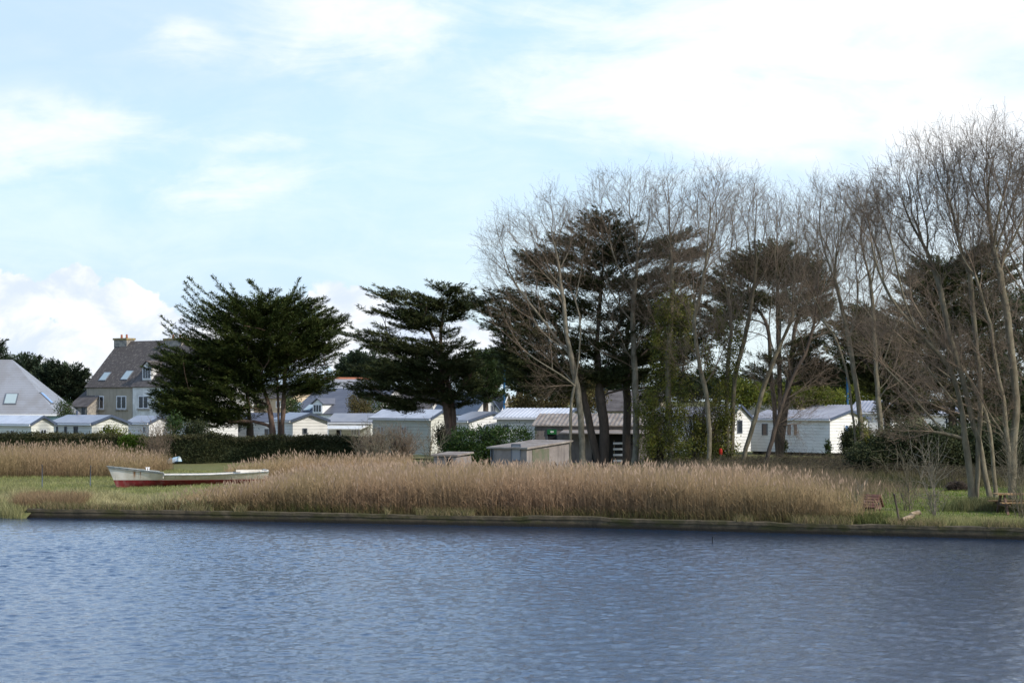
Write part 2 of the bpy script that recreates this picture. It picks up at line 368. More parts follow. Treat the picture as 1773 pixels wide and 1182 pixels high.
# ------------------------------------------------------------------ reeds and grass
def blades(n, x, y, z, h, wdt, lean, rs, segs=2):
    """ribbons: base positions, heights, widths; returns verts (n,(segs+1)*2,3), quads"""
    a = rs.uniform(0, 2*PI, n); la = rs.normal(0, 1, (n, 2))*lean[:, None]
    face = rs.uniform(-.9, .9, n); wx, wy = np.cos(face)*wdt/2, np.sin(face)*wdt/2
    V = np.zeros((n, (segs+1)*2, 3))
    for k in range(segs+1):
        f = k/segs; c = f*f
        px = x+la[:, 0]*h*c; py = y+la[:, 1]*h*c; pz = z+h*f
        ww = (1-.75*f)
        V[:, 2*k] = np.stack([px-wx*ww, py-wy*ww, pz], -1); V[:, 2*k+1] = np.stack([px+wx*ww, py+wy*ww, pz], -1)
    b = (np.arange(n)*(segs+1)*2)[:, None]
    Q = np.concatenate([b+np.array([[2*k, 2*k+1, 2*k+3, 2*k+2]]) for k in range(segs)], 0)
    return V.reshape(-1, 3), Q, la
def lerp(a, b, f): return a+(b-a)*f
def reeds(name, label, x, y, h, seed, tone=1.0):
    rs = np.random.default_rng(seed); n = len(x); z = ghz(x, y)-.03
    lean = np.full(n, .09)+rs.random(n)*.05
    V1, Q1, la = blades(n, x, y, z, h, rs.uniform(.008, .014, n), lean, rs, 3)
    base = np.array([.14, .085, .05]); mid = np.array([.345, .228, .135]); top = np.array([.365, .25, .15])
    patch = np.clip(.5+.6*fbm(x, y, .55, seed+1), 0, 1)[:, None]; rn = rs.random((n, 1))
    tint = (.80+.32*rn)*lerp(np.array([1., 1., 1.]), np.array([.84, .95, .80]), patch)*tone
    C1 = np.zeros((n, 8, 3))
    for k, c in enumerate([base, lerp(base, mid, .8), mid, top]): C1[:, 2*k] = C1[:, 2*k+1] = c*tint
    # leaves hanging off the stems
    m = n*2; ii = rs.integers(0, n, m); f = rs.uniform(.1, .72, m); hh = h[ii]
    bx = x[ii]+la[ii, 0]*hh*f*f; by = y[ii]+la[ii, 1]*hh*f*f; bz = z[ii]+hh*f
    a = rs.uniform(0, 2*PI, m); L = rs.uniform(.18, .42, m); up = rs.uniform(.3, 1.0, m)
    d = np.stack([np.cos(a)*.55, np.sin(a)*.55, up], -1); d = nrm(d)
    p0 = np.stack([bx, by, bz], -1); p1 = p0+d*L[:, None]*.55; p2 = p1+nrm(d*[1.4, 1.4, .3])*L[:, None]*.45
    wv = np.zeros((m, 3)); wv[:, 0] = .006; wv[:, 1] = .003
    V2 = np.stack([p0-wv, p0+wv, p1-wv*1.2, p1+wv*1.2, p2-wv*.2, p2+wv*.2], 1).reshape(-1, 3)
    b = (np.arange(m)*6)[:, None]; Q2 = np.concatenate([b+np.array([[0, 1, 3, 2]]), b+np.array([[2, 3, 5, 4]])], 0)
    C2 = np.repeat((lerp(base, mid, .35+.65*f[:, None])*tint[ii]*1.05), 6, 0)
    # plumes
    pk = np.where(rs.random(n) < .10)[0]; k = len(pk); L = rs.uniform(.14, .26, k)
    tip = np.stack([x[pk]+la[pk, 0]*h[pk], y[pk]+la[pk, 1]*h[pk], z[pk]+h[pk]], -1)
    dr = nrm(np.stack([la[pk, 0]*2+rs.normal(-.12, .3, k), la[pk, 1]*2, np.ones(k)], -1))
    p1 = tip+dr*L[:, None]*.45; p2 = tip+dr*L[:, None]; wv = np.zeros((k, 3)); wv[:, 0] = rs.uniform(.011, .022, k)
    V3 = np.stack([tip, p1-wv, p2, p1+wv], 1).reshape(-1, 3); Q3 = np.arange(k*4).reshape(-1, 4)
    C3 = np.repeat(np.array([.43, .305, .205])*(.65+.45*rs.random((k, 1))), 4, 0)
    V = np.concatenate([V1, V2, V3]); Q = np.concatenate([Q1, Q2+len(V1), Q3+len(V1)+len(V2)])
    C = np.concatenate([C1.reshape(-1, 3), C2, C3])
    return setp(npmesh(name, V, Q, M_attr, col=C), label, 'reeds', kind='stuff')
def scatter(n, x0, x1, t0, t1, rs, power=1.0):
    x = rs.uniform(x0, x1, n); t = t0+(t1-t0)*rs.random(n)**power
    return x, yq(x)+t
rs = np.random.default_rng(21)
x, y = scatter(95000, -13.2, 13.2, .45, 22, rs, 1.6)
t = y-yq(x); xe = x+.7*fbm(x, y, .8, 77)
hgt = np.interp(xe, [-13.2, -12, -10.8, -9.3, -7.5, 0, 5, 8.3, 10.2, 11, 12, 14.2], [.4, .5, .72, 1.12, 1.46, 1.62, 1.62, 1.56, 1.45, 1.3, 1.1, .9])
hgt = hgt*np.interp(t, [0, .8, 2, 24], [.72, .95, 1, .6])*(1+.10*fbm(x, y, .9, 31))*(1.10-.50*rs.random(len(x))**1.3)
keep = (rs.random(len(x)) < (.75+.35*fbm(x, y, 1.3, 78))*np.interp(xe, [-13.2, -12, -10, -9, 7.8, 9.5, 10.8, 12], [.06, .18, .6, 1, 1, .6, .25, .0])) & ~((x < -10.2) & (t > 17.5) & (t < 24.5))
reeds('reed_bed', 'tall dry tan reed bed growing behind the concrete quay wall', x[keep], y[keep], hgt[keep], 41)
x = rs.uniform(-14.5, -5, 6500); y = rs.uniform(100, 106, 6500); keep = y > 100+np.interp(x, [-14.5, -13], [4, 0])
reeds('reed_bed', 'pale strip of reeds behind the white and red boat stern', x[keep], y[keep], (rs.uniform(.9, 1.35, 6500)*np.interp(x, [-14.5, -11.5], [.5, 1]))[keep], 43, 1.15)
x = rs.uniform(-33, -19.3, 16000); y = rs.uniform(106, 118, 16000)+.15*(x+26)
hh = rs.uniform(1.0, 1.75, 16000)*np.interp(x, [-33, -23, -19.3], [1, .95, .6])
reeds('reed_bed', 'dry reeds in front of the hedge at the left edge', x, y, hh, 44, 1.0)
def grass(name, label, x, y, h, w0, w1, cols, seed, cat='grass'):
    rs = np.random.default_rng(seed); n = len(x)
    V, Q, la = blades(n, x, y, gz2(x, y)-.02, h, rs.uniform(w0, w1, n), np.full(n, .35), rs, 2)
    pt = np.clip(.5+.7*fbm(x, y, .7, seed+7), 0, 1)[:, None]; rn = rs.random((n, 1))
    c = lerp(np.array(cols[0]), np.array(cols[1]), np.clip(pt*.7+rn*.4, 0, 1))*(.7+.6*rs.random((n, 1)))
    C = np.repeat(c, 6, 0).reshape(n, 6, 3); C[:, :2] *= .8
    return setp(npmesh(name, V, Q, M_grass, col=C.reshape(-1, 3)), label, cat, kind='stuff')
# rough tussocks along the left bank
x, y = scatter(90000, -27, -9.5, -.6, 8.5, rs); k_ = (x < -17.8) | (y-yq(x) > .36); x = x[k_]; y = y[k_]; hb = np.clip(.30+.46*fbm(x, y, 1.1, 9), .08, .9)*np.interp(y-yq(x), [6, 8.5], [1, .4])*rs.uniform(.5, 1.2, len(x))
grass('rough_grass', 'yellowish rough grass tussocks on the left bank', x, y, hb, .012, .026, ((.20, .20, .075), (.47, .41, .22)), 51)
x, y = scatter(9000, -18.5, -15.9, .4, 3.5, rs); grass('rough_grass', 'low brown dead grass patch above the end of the quay wall', x, y, rs.uniform(.2, .6, 9000), .01, .02, ((.22, .15, .08), (.33, .23, .13)), 52)
x, y = scatter(60000, -30, -10, 6, 42, rs); grass('short_grass', 'short green meadow grass around the beached boat', x, y, rs.uniform(.04, .16, 60000), .015, .03, ((.17, .19, .06), (.31, .30, .13)), 53)
x, y = scatter(30000, 9, 24, .35, 2.6, rs); k_ = ~((x > 12.2) & (x < 13.5) & (y-yq(x) < 1.5)); x = x[k_]; y = y[k_]; grass('rough_grass', 'green and straw coloured grass fringe on the right bank', x, y, rs.uniform(.08, .34, len(x)), .012, .024, ((.12, .16, .04), (.29, .26, .12)), 54)
x, y = scatter(50000, 9.5, 26, 2, 34, rs); grass('short_grass', 'mown green grass under the bare trees on the right', x, y, rs.uniform(.03, .11, 50000), .015, .03, ((.09, .16, .025), (.18, .20, .05)), 55)
x = rs.normal(17.1, .75, 3500); y = rs.normal(74.6, .4, 3500); grass('grass_clump', 'dark tall grass clump at the foot of the right hand trees', x, y, rs.uniform(.2, .55, 3500), .012, .024, ((.07, .09, .03), (.2, .18, .09)), 56)
x, y = scatter(26000, -13, 12, .36, 1.3, rs); grass('rough_grass', 'short green and brown growth at the foot of the reeds', x, y, rs.uniform(.1, .45, 26000), .012, .024, ((.06, .08, .02), (.19, .14, .07)), 57)

# ------------------------------------------------------------------ leaves
def leafmesh(P, D, L, Wd, rs, flat=0.0):
    """rhombus leaves at P along D; flat pulls their faces towards horizontal"""
    n = len(P); D = nrm(D); rv = rs.normal(0, 1, (n, 3)); rv[:, 2] *= (1-flat)
    side = nrm(np.cross(D, np.cross(rv, D)+1e-6)) if flat == 0 else nrm(np.cross(D, nrm(np.array([0, 0, 1.])+rv*(1-flat))))
    L = L[:, None]; Wd = Wd[:, None]; mid = P+D*L*.45
    V = np.stack([P, mid-side*Wd*.5, P+D*L, mid+side*Wd*.5], 1).reshape(-1, 3)
    return V, np.arange(n*4).reshape(-1, 4)
def ell_sample(ells, n, d, rs, shell=.0, depth=.8):
    """points inside a union of ellipsoids given as (px, py, rx, ry) seen at distance d"""
    e = np.array(ells, float); sc = d/F
    vol = e[:, 2]*e[:, 3]**.9; k = rs.choice(len(e), n, p=vol/vol.sum()); e = e[k]
    u = nrm(rs.normal(0, 1, (n, 3)))*(shell+(1-shell)*rs.random((n, 1))**(1/2.6))
    return np.stack([(e[:, 0]-CX)*sc+u[:, 0]*e[:, 2]*sc, d+u[:, 1]*e[:, 2]*sc*depth, H-(e[:, 1]-HY)*sc+u[:, 2]*e[:, 3]*sc], -1)
# ------------------------------------------------------------------ woody skeletons
def tree_graph(stems, attr, bf, rs, seg=.45, minz=2.0):
    """stems: list of (polyline Nx3). grows branches to the attractors; returns node pos, parent"""
    pos = []; par = []; plen = []
    for s_ in stems:
        s_ = np.asarray(s_, float); prev = -1
        dd = np.concatenate([[0], np.cumsum(np.linalg.norm(np.diff(s_, axis=0), axis=1))]); m = max(2, int(dd[-1]/seg)+1)
        tt = np.linspace(0, dd[-1], m); pts = np.stack([np.interp(tt, dd, s_[:, k]) for k in range(3)], -1)
        for _ in range(3): pts[1:-1] = (pts[:-2]+2*pts[1:-1]+pts[2:])/4
        wob = np.cumsum(rs.normal(0, .022, (m, 3)), 0); wob -= np.linspace(0, 1, m)[:, None]*wob[-1]; pts = pts+wob*[1, 1, 0]
        if pos:      # further stems fork from the first one, at or below their lowest point
            q = np.linalg.norm(np.array(pos)-pts[0], axis=1); prev = int(np.argmin(q)) if q.min() < .6 else 0
        for i, p in enumerate(pts):
            pos.append(p); par.append(prev); plen.append(tt[i]); prev = len(pos)-1
    nst = len(pos); P = np.zeros((nst+len(attr)*14, 3)); P[:nst] = pos
    par = list(par); pl = list(plen); n = nst
    A_ = np.asarray(attr); best = np.full(len(A_), 1e9); bp = np.zeros(len(A_), int); alive = np.ones(len(A_), bool)
    def upd(i):
        nonlocal best, bp
        v = A_-P[i]; dist = np.linalg.norm(v, axis=1)
        down = np.clip(-v[:, 2]/np.maximum(dist, .01)+.15, 0, 1)*1.3
        c = dist*(1+down)+bf*pl[i]
        if P[i][2] < minz: c = c+50
        k = c < best; best = np.where(k, c, best); bp = np.where(k, i, bp)
    for i in range(nst): upd(i)
    for _ in range(len(A_)):
        j = int(np.argmin(np.where(alive, best, 1e12))); alive[j] = False; a = bp[j]; p0 = P[a]; p1 = A_[j]
        L = np.linalg.norm(p1-p0); m = max(1, min(12, int(L/seg+.5)))
        # leave the parent along its own direction for a sweeping curve
        gp = par[a]; d0 = nrm(P[a]-P[gp]) if gp >= 0 else np.array([0, 0, 1.])
        c1 = p0+d0*L*.27; prev = a
        for k in range(1, m+1):
            f = k/m; q = (1-f)**2*p0+2*f*(1-f)*c1+f*f*p1+(rs.normal(0, .016, 3) if k < m else 0)
            P[n] = q; par.append(prev); pl.append(pl[prev]+np.linalg.norm(q-P[prev])); prev = n; n += 1; upd(prev)
    return P[:n].copy(), np.array(par), nst
def radii(P, par, tip, base, pw=2.3):
    n = len(P); acc = np.zeros(n); kids = np.zeros(n, int)
    for i in range(n-1, -1, -1):
        if acc[i] == 0: acc[i] = 1
        if par[i] >= 0: acc[par[i]] += acc[i]; kids[par[i]] += 1
    r = acc**(1/pw); mx_ = r.max(); ex = math.log(base/tip)/math.log(max(mx_, 1.01))
    return tip*r**ex, kids
def wood(P, par, r, sides, name, m, parent, mask=None):
    """tube skin over the graph edges"""
    n = len(P); has = par >= 0; pp = np.where(has, par, 0)
    d = P-P[pp]; d[~has] = (0, 0, 1); d = nrm(d)
    order = np.argsort(r); main = np.full(n, -1); 
    for i in order:
        if par[i] >= 0: main[par[i]] = i
    nd = d.copy(); mk = main >= 0; nd[mk] = nrm(d[mk]+d[main[mk]])
    e = np.where(has & (mask if mask is not None else True))[0]
    ismain = main[par[e]] == e
    r0 = np.where(ismain, r[par[e]], np.minimum(r[par[e]], r[e]*1.15)); d0 = np.where(ismain[:, None], nd[par[e]], d[e])
    def ring(c, dr, rad):
        ref = np.array([.13, .97, .21]); u = nrm(np.cross(dr, ref)); v = np.cross(dr, u)
        a = np.arange(sides)*2*PI/sides
        return c[:, None]+rad[:, None, None]*(np.cos(a)[None, :, None]*u[:, None]+np.sin(a)[None, :, None]*v[:, None])
    V = np.concatenate([ring(P[par[e]], d0, r0), ring(P[e], nd[e], r[e])], 1).reshape(-1, 3)
    b = (np.arange(len(e))*2*sides)[:, None]
    Q = np.concatenate([b+np.array([[k, (k+1) % sides, sides+(k+1) % sides, sides+k]]) for k in range(sides)], 0)
    if len(e) == 0: return None
    return npmesh(name, V, Q, m, parent, smooth=sides > 4)
def twigs(P, D, n_seg, L, r, rs, up=.15, spread=.5):
    """one wavy twig per row; returns start points, end points, directions for children"""
    segs = []; p = P.copy(); d = nrm(D)
    for k in range(n_seg):
        d = nrm(d+rs.normal(0, spread*.35, d.shape)+np.array([0, 0, up])); q = p+d*(L/n_seg)[:, None]
        segs.append((p, q)); p = q
    return segs, d
def prisms(A0, A1, r0, r1, sides=3):
    d = nrm(A1-A0); ref = np.array([.3, .9, .2]); u = nrm(np.cross(d, ref)); v = np.cross(d, u); a = np.arange(sides)*2*PI/sides
    o = np.cos(a)[None, :, None]*u[:, None]+np.sin(a)[None, :, None]*v[:, None]
    V = np.concatenate([A0[:, None]+o*r0[:, None, None], A1[:, None]+o*r1[:, None, None]], 1).reshape(-1, 3)
    b = (np.arange(len(A0))*2*sides)[:, None]
    Q = np.concatenate([b+np.array([[k, (k+1) % sides, sides+(k+1) % sides, sides+k]]) for k in range(sides)], 0)
    return V, Q
def w2(pts, d, yo=0):  # pixel polyline at distance d
    return np.array([[XW(p[0], d+(p[2] if len(p) > 2 else 0)), d+yo+(p[2] if len(p) > 2 else 0), ZW(p[1], d+(p[2] if len(p) > 2 else 0))] for p in pts])
def bare_tree(label, stems, d, ells, seed, n=520, base=.2, twn=2, tlen=.95, minz=2.5, bark=M_bark, twm=M_twig, group=None, bf=.5, depth=.8, up=.05, ivy=None, tip=.0052, name='bare_tree', cat='tree'):
    rs = np.random.default_rng(seed); St = [w2(s_, d) for s_ in stems]
    for s_ in St: s_[0, 2] = -.15
    A_ = ell_sample(ells, int(n*1.75), d, rs, .2, depth); A_ = A_[A_[:, 2] > .8]
    P, par, nst = tree_graph(St, A_, bf, rs, minz=minz)
    r, kids = radii(P, par, tip, base)
    mainc = np.full(len(P), -1)
    for i in np.argsort(r):
        if par[i] >= 0: mainc[par[i]] = i
    ii = np.where((np.arange(len(P)) >= nst) & (mainc >= 0) & (par >= 0))[0]
    for _ in range(7): P[ii] = .4*P[ii]+.3*P[par[ii]]+.3*P[mainc[ii]]
    c0 = St[0][0]; rt = root(name, (c0[0], c0[1], 0), 0, label, cat, group)
    o0 = np.array([c0[0], c0[1], 0]); Pl = P-o0
    thick = r > .028
    flare = np.clip(1+.35*(1-(P[:, 2])/.7), 1, 1.4); r2 = np.where(np.arange(len(P)) < nst, r*flare, r)
    wood(Pl, par, r2, 9, 'trunk', bark, rt, thick)
    # fine wood: thin branches, twigs and twiglets in one crown mesh
    e = np.where((par >= 0) & ~thick)[0]
    V1, Q1 = prisms(Pl[par[e]], Pl[e], np.minimum(r[par[e]], r[e]*1.2), r[e], 4)
    cand = np.where((r < .03) & (np.arange(len(P)) >= nst))[0]
    i0 = np.repeat(cand, twn); Dp = nrm(P[i0]-P[par[i0]])
    D0 = nrm(Dp+rs.normal(0, .42, Dp.shape)+[0, 0, up*2]); L = tlen*rs.uniform(.5, 1.25, len(i0))
    segs, _ = twigs(Pl[i0], D0, 3, L, None, rs, up, .3)
    rr = np.full(len(i0), max(tip*.9, .0045)); VV = [V1]; QQ = [Q1]; off = len(V1)
    for k, (a, b) in enumerate(segs):
        v, q = prisms(a, b, rr*(1-.22*k), rr*(1-.22*(k+1)), 3); VV.append(v); QQ.append(q+off); off += len(v)
    for k in (0, 1, 2):   # twiglets
        a, b = segs[k]; j = rs.permutation(len(a))[:int(len(a)*.9)]; f = rs.random((len(j), 1)); p = a[j]*(1-f)+b[j]*f
        D2 = nrm(nrm(b[j]-a[j])+rs.normal(0, .6, (len(j), 3))+[0, 0, up]); L2 = L[j]*rs.uniform(.25, .55, len(j))
        v, q = prisms(p, p+D2*L2[:, None], np.full(len(j), .0036), np.full(len(j), .0045), 3); VV.append(v); QQ.append(q+off); off += len(v)
    npmesh('crown', np.concatenate(VV), np.concatenate(QQ), twm, rt)
    if ivy:
        ivy_on(rt, ivy, d, o0, rs)
    return rt
def ivy_on(rt, ivy, d, o0, rs):
    ells, cnt, m = ivy
    # clumps first, then leaves round each clump
    C = ell_sample(ells, max(20, cnt//130), d, rs, .0, .9); C = C[C[:, 2] > .15]
    k = rs.integers(0, len(C), cnt); P = C[k]+rs.normal(0, 1, (cnt, 3))*[.17, .17, .34]
    P = P[P[:, 2] > .05]; D = nrm(rs.normal(0, .6, P.shape)+[0, 0, -.5])
    V, Q = leafmesh(P-o0, D, rs.uniform(.06, .13, len(P)), rs.uniform(.05, .10, len(P)), rs)
    npmesh('ivy', V, Q, m, rt)
def conifer(label, stems, d, ells, seed, nf=260, per=150, fat=1.0, flen=(1.0, 2.1), base=.28, fol=M_fol, bark=M_bark_dark, name='cypress_tree', group=None, upang=.28, minz=1.5, centre=None, depth=.85, leaf=(.16, .30), lw=(.035, .065), rad=.26, shell=.2, cat='tree', extra_tips=None, flat=.5):
    rs = np.random.default_rng(seed); St = [w2(s_, d) for s_ in stems]
    for s_ in St: s_[0, 2] = -.15
    ells = [(a, b, c, e*fat) for (a, b, c, e) in ells]
    A_ = ell_sample(ells, nf, d, rs, shell, depth); A_ = A_[A_[:, 2] > .4]; nf = len(A_)
    c0 = St[0][0]; rt = root(name, (c0[0], c0[1], 0), 0, label, cat, group); o0 = np.array([c0[0], c0[1], 0])
    sub = A_[rs.permutation(nf)[:min(nf, 170)]]
    P, par, nst = tree_graph(St, sub, .35, rs, .5, minz)
    r, kids = radii(P, par, .018, base, 2.2)
    wood(P-o0, par, r, 8, 'trunk', bark, rt)
    ax = St[0][-1] if centre is None else np.array([XW(centre[0], d), d, ZW(centre[1], d)])
    ctr = np.array([ax[0], ax[1], 0]); zlo = A_[:, 2].min(); zhi = A_[:, 2].max()
    out = A_-ctr; out[:, 2] = 0; on = np.linalg.norm(out, axis=1, keepdims=True); out = nrm(out+rs.normal(0, .35, out.shape)*[1, 1, 0])
    hf = ((A_[:, 2]-zlo)/(zhi-zlo+.01))
    up = upang*(.2+1.5*hf)+rs.normal(0, .12, nf)
    D = nrm(np.concatenate([out[:, :2], up[:, None]], 1)); L = rs.uniform(*flen, nf)
    S0 = A_-D*L[:, None]*.55
    if extra_tips:
        T0 = []; TD = []; TL = []
        for (ax0, ay0, ax1, ay1) in extra_tips:
            dy = rs.normal(0, 1.2); a = np.array([XW(ax0, d), d+dy, ZW(ay0, d)]); b = np.array([XW(ax1, d), d+dy, ZW(ay1, d)])
            T0.append(a); TL.append(np.linalg.norm(b-a)); TD.append((b-a)/TL[-1])
        S0 = np.concatenate([S0, T0]); D = np.concatenate([D, TD]); L = np.concatenate([L, TL]); nf = len(S0)
    # leaves along each finger of foliage
    k = np.repeat(np.arange(nf), (per*np.clip(L/1.4, .6, 2.2)).astype(int)); m = len(k); f = rs.random(m)**.85; nfx = nf-len(extra_tips) if extra_tips else nf; thin = np.where(k >= nfx, .62, 1.0)
    curve = np.array([0, 0, 1.])*(f**2*L[k]*.18)[:, None]
    lat = rs.normal(0, 1, (m, 3))*np.array([1, 1, .45]); wd = rad*(1-.72*f)*np.clip(L[k]/1.5, .6, 1.3)*thin
    Pn = S0[k]+D[k]*(f*L[k])[:, None]+curve+lat*wd[:, None]*.62
    Dl = nrm(D[k]*1.0+lat*.45+rs.normal(0, .25, (m, 3))+[0, 0, .12])
    V, Q = leafmesh(Pn-o0, Dl, rs.uniform(*leaf, m), rs.uniform(*lw, m), rs, flat)
    npmesh('crown', V, Q, fol, rt)
    # bare twigs inside the fingers
    return rt
def bush(name, label, cat, ells, d, n, m, seed, leaf=(.08, .15), lw=(.05, .09), depth=.9, group=None, shell=.55, clump=.22, stems=True, zmin=.03, twm=M_bark_dark):
    rs = np.random.default_rng(seed); C = ell_sample(ells, max(40, n//40), d, rs, shell, depth)
    k = rs.integers(0, len(C), n); P = C[k]+rs.normal(0, clump, (n, 3)); P = P[P[:, 2] > zmin]
    c0 = np.array([XW(ells[0][0], d), d, 0]); rt = root(name, tuple(c0), 0, label, cat, group)
    out = nrm(P-(c0+[0, 0, .6])); D = nrm(out*.6+rs.normal(0, .6, P.shape)+[0, 0, .25])
    V, Q = leafmesh(P-c0, D, rs.uniform(*leaf, len(P)), rs.uniform(*lw, len(P)), rs)
    npmesh('foliage', V, Q, m, rt)
    if stems:
        base = c0+[0, 0, -.1]; sub = C[rs.permutation(len(C))[:40]]; sub = sub[sub[:, 2] > .2]
        Pg, par, nst = tree_graph([[base, base+[0, 0, .4]]], sub, .3, rs, .4, -1)
        r, _ = radii(Pg, par, .012, .09); wood(Pg-c0, par, r, 5, 'stem', twm, rt)
    return rt
def hedge(label, px0, px1, d0, d1, ptop, thick, n, mats, seed, name='hedge', group=None, fuzz=.09):
    """clipped hedge: lumpy core with leaves over it"""
    rs = np.random.default_rng(seed); a = np.array([XW(px0, d0), d0]); b = np.array([XW(px1, d1), d1]); L = np.linalg.norm(b-a); u = (b-a)/L; nn = np.array([-u[1], u[0]])
    m = max(8, int(L/.4)); ss = np.linspace(0, L, m+1)
    top = lambda s: np.interp(s/L, np.linspace(0, 1, len(ptop)), [ZW(p, (d0+d1)/2) for p in ptop])+.10*fbm(s, s*0, 1.9, seed)
    c = np.array([*((a+b)/2), 0]); rt = root(name, tuple(c), 0, label, 'hedge', group)
    prof = [(-.5, 0), (-.48, .6), (-.4, .93), (0, .98), (.4, .93), (.5, 0)]; V = []
    for s in ss:
        for (p, z) in prof:
            w_ = thick*p*(.86+.08*math.sin(s*2.1+z*3)); q = a+u*s+nn*w_; V.append((q[0]-c[0], q[1]-c[1], float(top(s))*z*.95))
    k = len(prof); Q = [(i*k+j, (i+1)*k+j, (i+1)*k+j+1, i*k+j+1) for i in range(m) for j in range(k-1)]
    npmesh('core', V, Q, mats[0], rt)
    s = rs.uniform(0, L, n); side = rs.random(n) < .68; tz = top(s)
    z = np.where(side, rs.uniform(.03, 1, n)*tz, tz*rs.uniform(.93, 1.03, n)); off = np.where(side, -thick*.45, rs.uniform(-.5, .5, n)*thick)
    wav = .10*fbm(s*1.0, z*2.0, 2.2, seed+3)
    P2 = a[None]+u[None]*s[:, None]+nn[None]*(off+wav)[:, None]; P = np.concatenate([P2, z[:, None]], 1)+rs.normal(0, fuzz, (n, 3))*[1, .8, .8]
    P = P[P[:, 2] > .02]; D = nrm(np.concatenate([-nn[None]*.5+rs.normal(0, .6, (len(P), 2)), .35+rs.normal(0, .5, (len(P), 1))], 1))
    V, Q = leafmesh(P-c, D, rs.uniform(.07, .14, len(P)), rs.uniform(.04, .08, len(P)), rs)
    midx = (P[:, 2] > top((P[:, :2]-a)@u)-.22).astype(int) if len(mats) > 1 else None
    npmesh('leaves', V, Q, mats, rt, midx=midx)
    return rt
def twig_shrub(label, px, py_base, hgt, wid, seed, n=60, m=M_twig, name='bare_shrub', group=None, d=None, cat='shrub', r=.012):
    rs = np.random.default_rng(seed); d = d or gd(py_base); c = np.array([XW(px, d), d, 0]); rt = root(name, tuple(c), 0, label, cat, group)
    k = n; a = rs.uniform(0, 2*PI, k); sp = rs.random(k)*wid*.5
    D = nrm(np.stack([np.cos(a)*sp, np.sin(a)*sp, np.full(k, hgt)], -1)); B = np.stack([np.cos(a)*sp*.25, np.sin(a)*sp*.25, np.full(k, -.03)], -1)
    VV = []; QQ = []; off = 0
    L = hgt*rs.uniform(.6, 1.08, k); segs, dd = twigs(B, D, 5, L, None, rs, .02, .35)
    for i, (p, q) in enumerate(segs):
        v, f = prisms(p, q, np.full(k, r*(1-.15*i)), np.full(k, r*(1-.15*(i+1))), 4); VV.append(v); QQ.append(f+off); off += len(v)
        for rep in range(4):
            fr = rs.random((k, 1)); s0 = p*(1-fr)+q*fr; D2 = nrm(nrm(q-p)+rs.normal(0, .7, (k, 3))); L2 = L*rs.uniform(.12, .38, k)
            sg, _ = twigs(s0, D2, 2, L2, None, rs, .08, .5)
            for j, (p2, q2) in enumerate(sg):
                v, f = prisms(p2, q2, np.full(k, r*.55), np.full(k, r*.4), 3); VV.append(v); QQ.append(f+off); off += len(v)
    npmesh('branches', np.concatenate(VV), np.concatenate(QQ), m, rt)
    return rt

